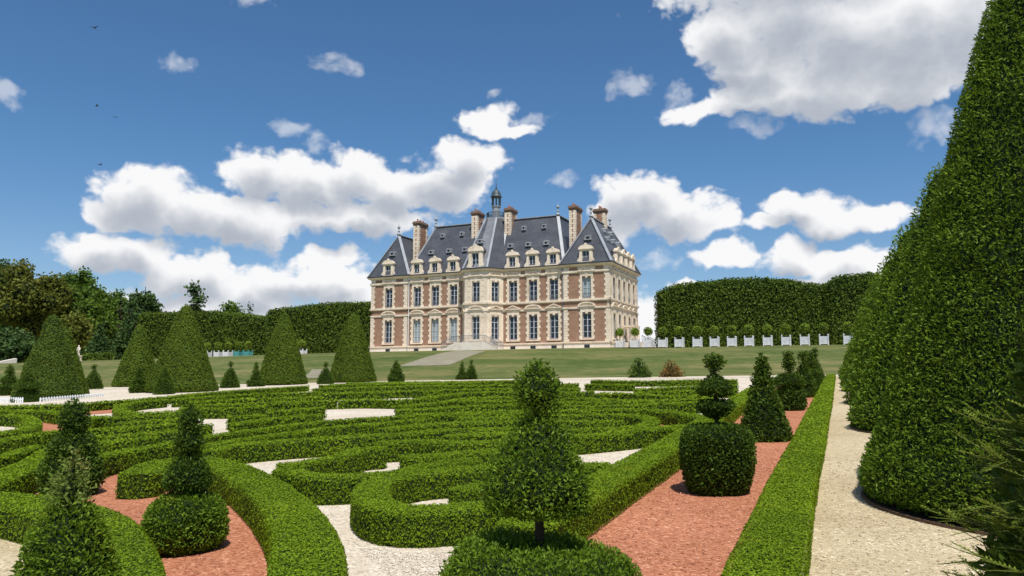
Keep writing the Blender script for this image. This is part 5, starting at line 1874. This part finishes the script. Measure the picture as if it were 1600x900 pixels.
def cone_r(h):
    t = h / YH
    return 0.72 + (YR - 0.72) * (1 - t) ** 0.98


def shoot(V, F, MI, RN, p, d, length, r, needle=0.021, wide=0.0036, m=1, base=0.5):
    """one twig with two ranks of needles"""
    d = nrm(d)
    up_ = np.array([0, 0, 1.0])
    s = nrm(np.cross(d, up_))
    n = nrm(np.cross(s, d))
    nst = max(6, int(length / 0.0098))
    sag = r.uniform(-0.12, 0.18)
    pts = [p + d * length * t + n * length * sag * t * t for t in np.linspace(0, 1, 6)]
    # stem: thin three-sided tube
    b0 = len(V)
    for i, q in enumerate(pts):
        rad = 0.0028 * (1 - 0.7 * i / 5)
        for k in range(3):
            a = 2 * math.pi * k / 3
            V.append(q + (s * math.cos(a) + n * math.sin(a)) * rad)
    for i in range(5):
        for k in range(3):
            F.append((b0 + i * 3 + k, b0 + i * 3 + (k + 1) % 3, b0 + (i + 1) * 3 + (k + 1) % 3, b0 + (i + 1) * 3 + k))
            MI.append(2); RN.append(0.5)
    for i in range(nst):
        t = i / nst
        q = p + d * length * t + n * length * sag * t * t
        for sg in (-1, 1):
            ln = needle * (1.0 - 0.55 * t ** 3) * r.uniform(0.8, 1.15)
            e = nrm(s * sg * 0.85 + d * (0.5 + 0.5 * t) + n * r.uniform(-0.1, 0.35))
            w = nrm(np.cross(e, n)) * wide * 0.5
            b = len(V)
            V += [q - w * 0.5, q + e * ln * 0.5 - w, q + e * ln, q + e * ln * 0.5 + w]
            F.append((b, b + 1, b + 2, b + 3))
            MI.append(m)
            RN.append(float(np.clip(base + 0.45 * t + r.uniform(-0.25, 0.25), 0, 1)))


def shoots(name, cx, cy, zg, rad_f, count, a0, a1, h0, h1, l0, l1, parent, origin, seed, main_m, bunch=3, needle=0.021, wide=0.0036, base=0.35):
    r = np.random.default_rng(seed)
    V, F, MI, RN = [], [], [], []
    for k in range(count):
        a = R(r.uniform(a0, a1))
        h = r.uniform(h0, h1)
        out = np.array([math.cos(a), math.sin(a), 0.28])
        tang = np.array([-math.sin(a), math.cos(a), 0])
        p = np.array([cx + math.cos(a) * (rad_f(h) - 0.05), cy + math.sin(a) * (rad_f(h) - 0.05), zg + h])
        L = r.uniform(l0, l1)
        d = nrm(out + tang * r.normal() * 0.35 + np.array([0, 0, r.normal() * 0.3]))
        shoot(V, F, MI, RN, p, d, L, r, needle, wide, 1, base)
        for q in range(bunch):
            t = r.uniform(0.3, 0.8)
            sd = nrm(np.cross(d, [0, 0, 1])) * (1 if q % 2 else -1)
            shoot(V, F, MI, RN, p + d * L * t, d * 0.8 + sd * 0.7 + np.array([0, 0, r.normal() * 0.2]), L * r.uniform(0.3, 0.55), r, needle, wide, 1, base)
    o = mesh_obj(name, np.array(V) - np.asarray(origin), np.array(F), [M["yew_core"], main_m, M["twig"]], parent, MI, None, RN)
    o["kind"] = "stuff"
    return o


og = (YX, YY, z0)
shoots("old_shoots", YX, YY, z0, cone_r, 260, 165, 240, 0.25, 3.0, 0.08, 0.20, near, og, 5, M["dark_shoot"], 2, 0.026, 0.007, 0.3)
shoots("young_shoots", YX, YY, z0, cone_r, 120, 168, 202, 0.62, 1.40, 0.13, 0.31, near, og, 6, M["shoot"], 3, 0.021, 0.0062, 0.46)
shoots("young_shoots", YX, YY, z0, cone_r, 40, 200, 232, 0.6, 1.6, 0.08, 0.18, near, og, 16, M["shoot"], 3, 0.021, 0.0062, 0.38)
shoots("young_shoots", YX, YY, z0, cone_r, 34, 168, 205, 1.4, 2.7, 0.08, 0.18, near, og, 7, M["shoot"], 2, 0.021, 0.0060, 0.38)

# ------------------------------------------------------------------ birds
for k, (x, y, z, rz, s, lab) in enumerate(((-75.8, 60, 41.6, 0.3, 0.52, "small dark bird high in the sky at upper left"), (-74.6, 60, 32.3, -0.5, 0.42, "small dark bird, middle one at left, above its neighbour"),
                                          (-71.6, 60, 30.6, 0.9, 0.36, "small dark bird right of and just below the middle one"), (-73.5, 60, 25.5, 0.1, 0.42, "lowest small dark bird at left, above the clouds"))):
    root = empty("bird", (x, y, z), rz)
    root.scale = (s, s, s)
    tag(root, lab, "bird", "birds in the sky")
    b = MB()
    b.lathe([(0.02, -0.5), (0.07, -0.35), (0.13, -0.05), (0.12, 0.2), (0.08, 0.33), (0.09, 0.42), (0.05, 0.5), (0.01, 0.58)], 0, 0, 8)
    b.v = [(v[0], v[2], v[1]) for v in b.v]
    b.f = [f[::-1] for f in b.f]
    b.build("body", M["iron"], root, True)
    for sg in (-1, 1):
        wv_ = MB()
        wv_.add([(sg * 0.08, 0.22, 0.03), (sg * 0.08, -0.16, 0.03), (sg * 0.55, -0.1, 0.26), (sg * 0.6, 0.24, 0.28), (sg * 1.15, -0.2, 0.16), (sg * 0.08, 0.03, 0.07), (sg * 0.57, 0.07, 0.31)],
                [(0, 5, 6, 3), (5, 1, 2, 6), (3, 6, 4), (6, 2, 4), (0, 3, 2, 1), (3, 4, 2)])
        wv_.build("wing", M["iron"], root)
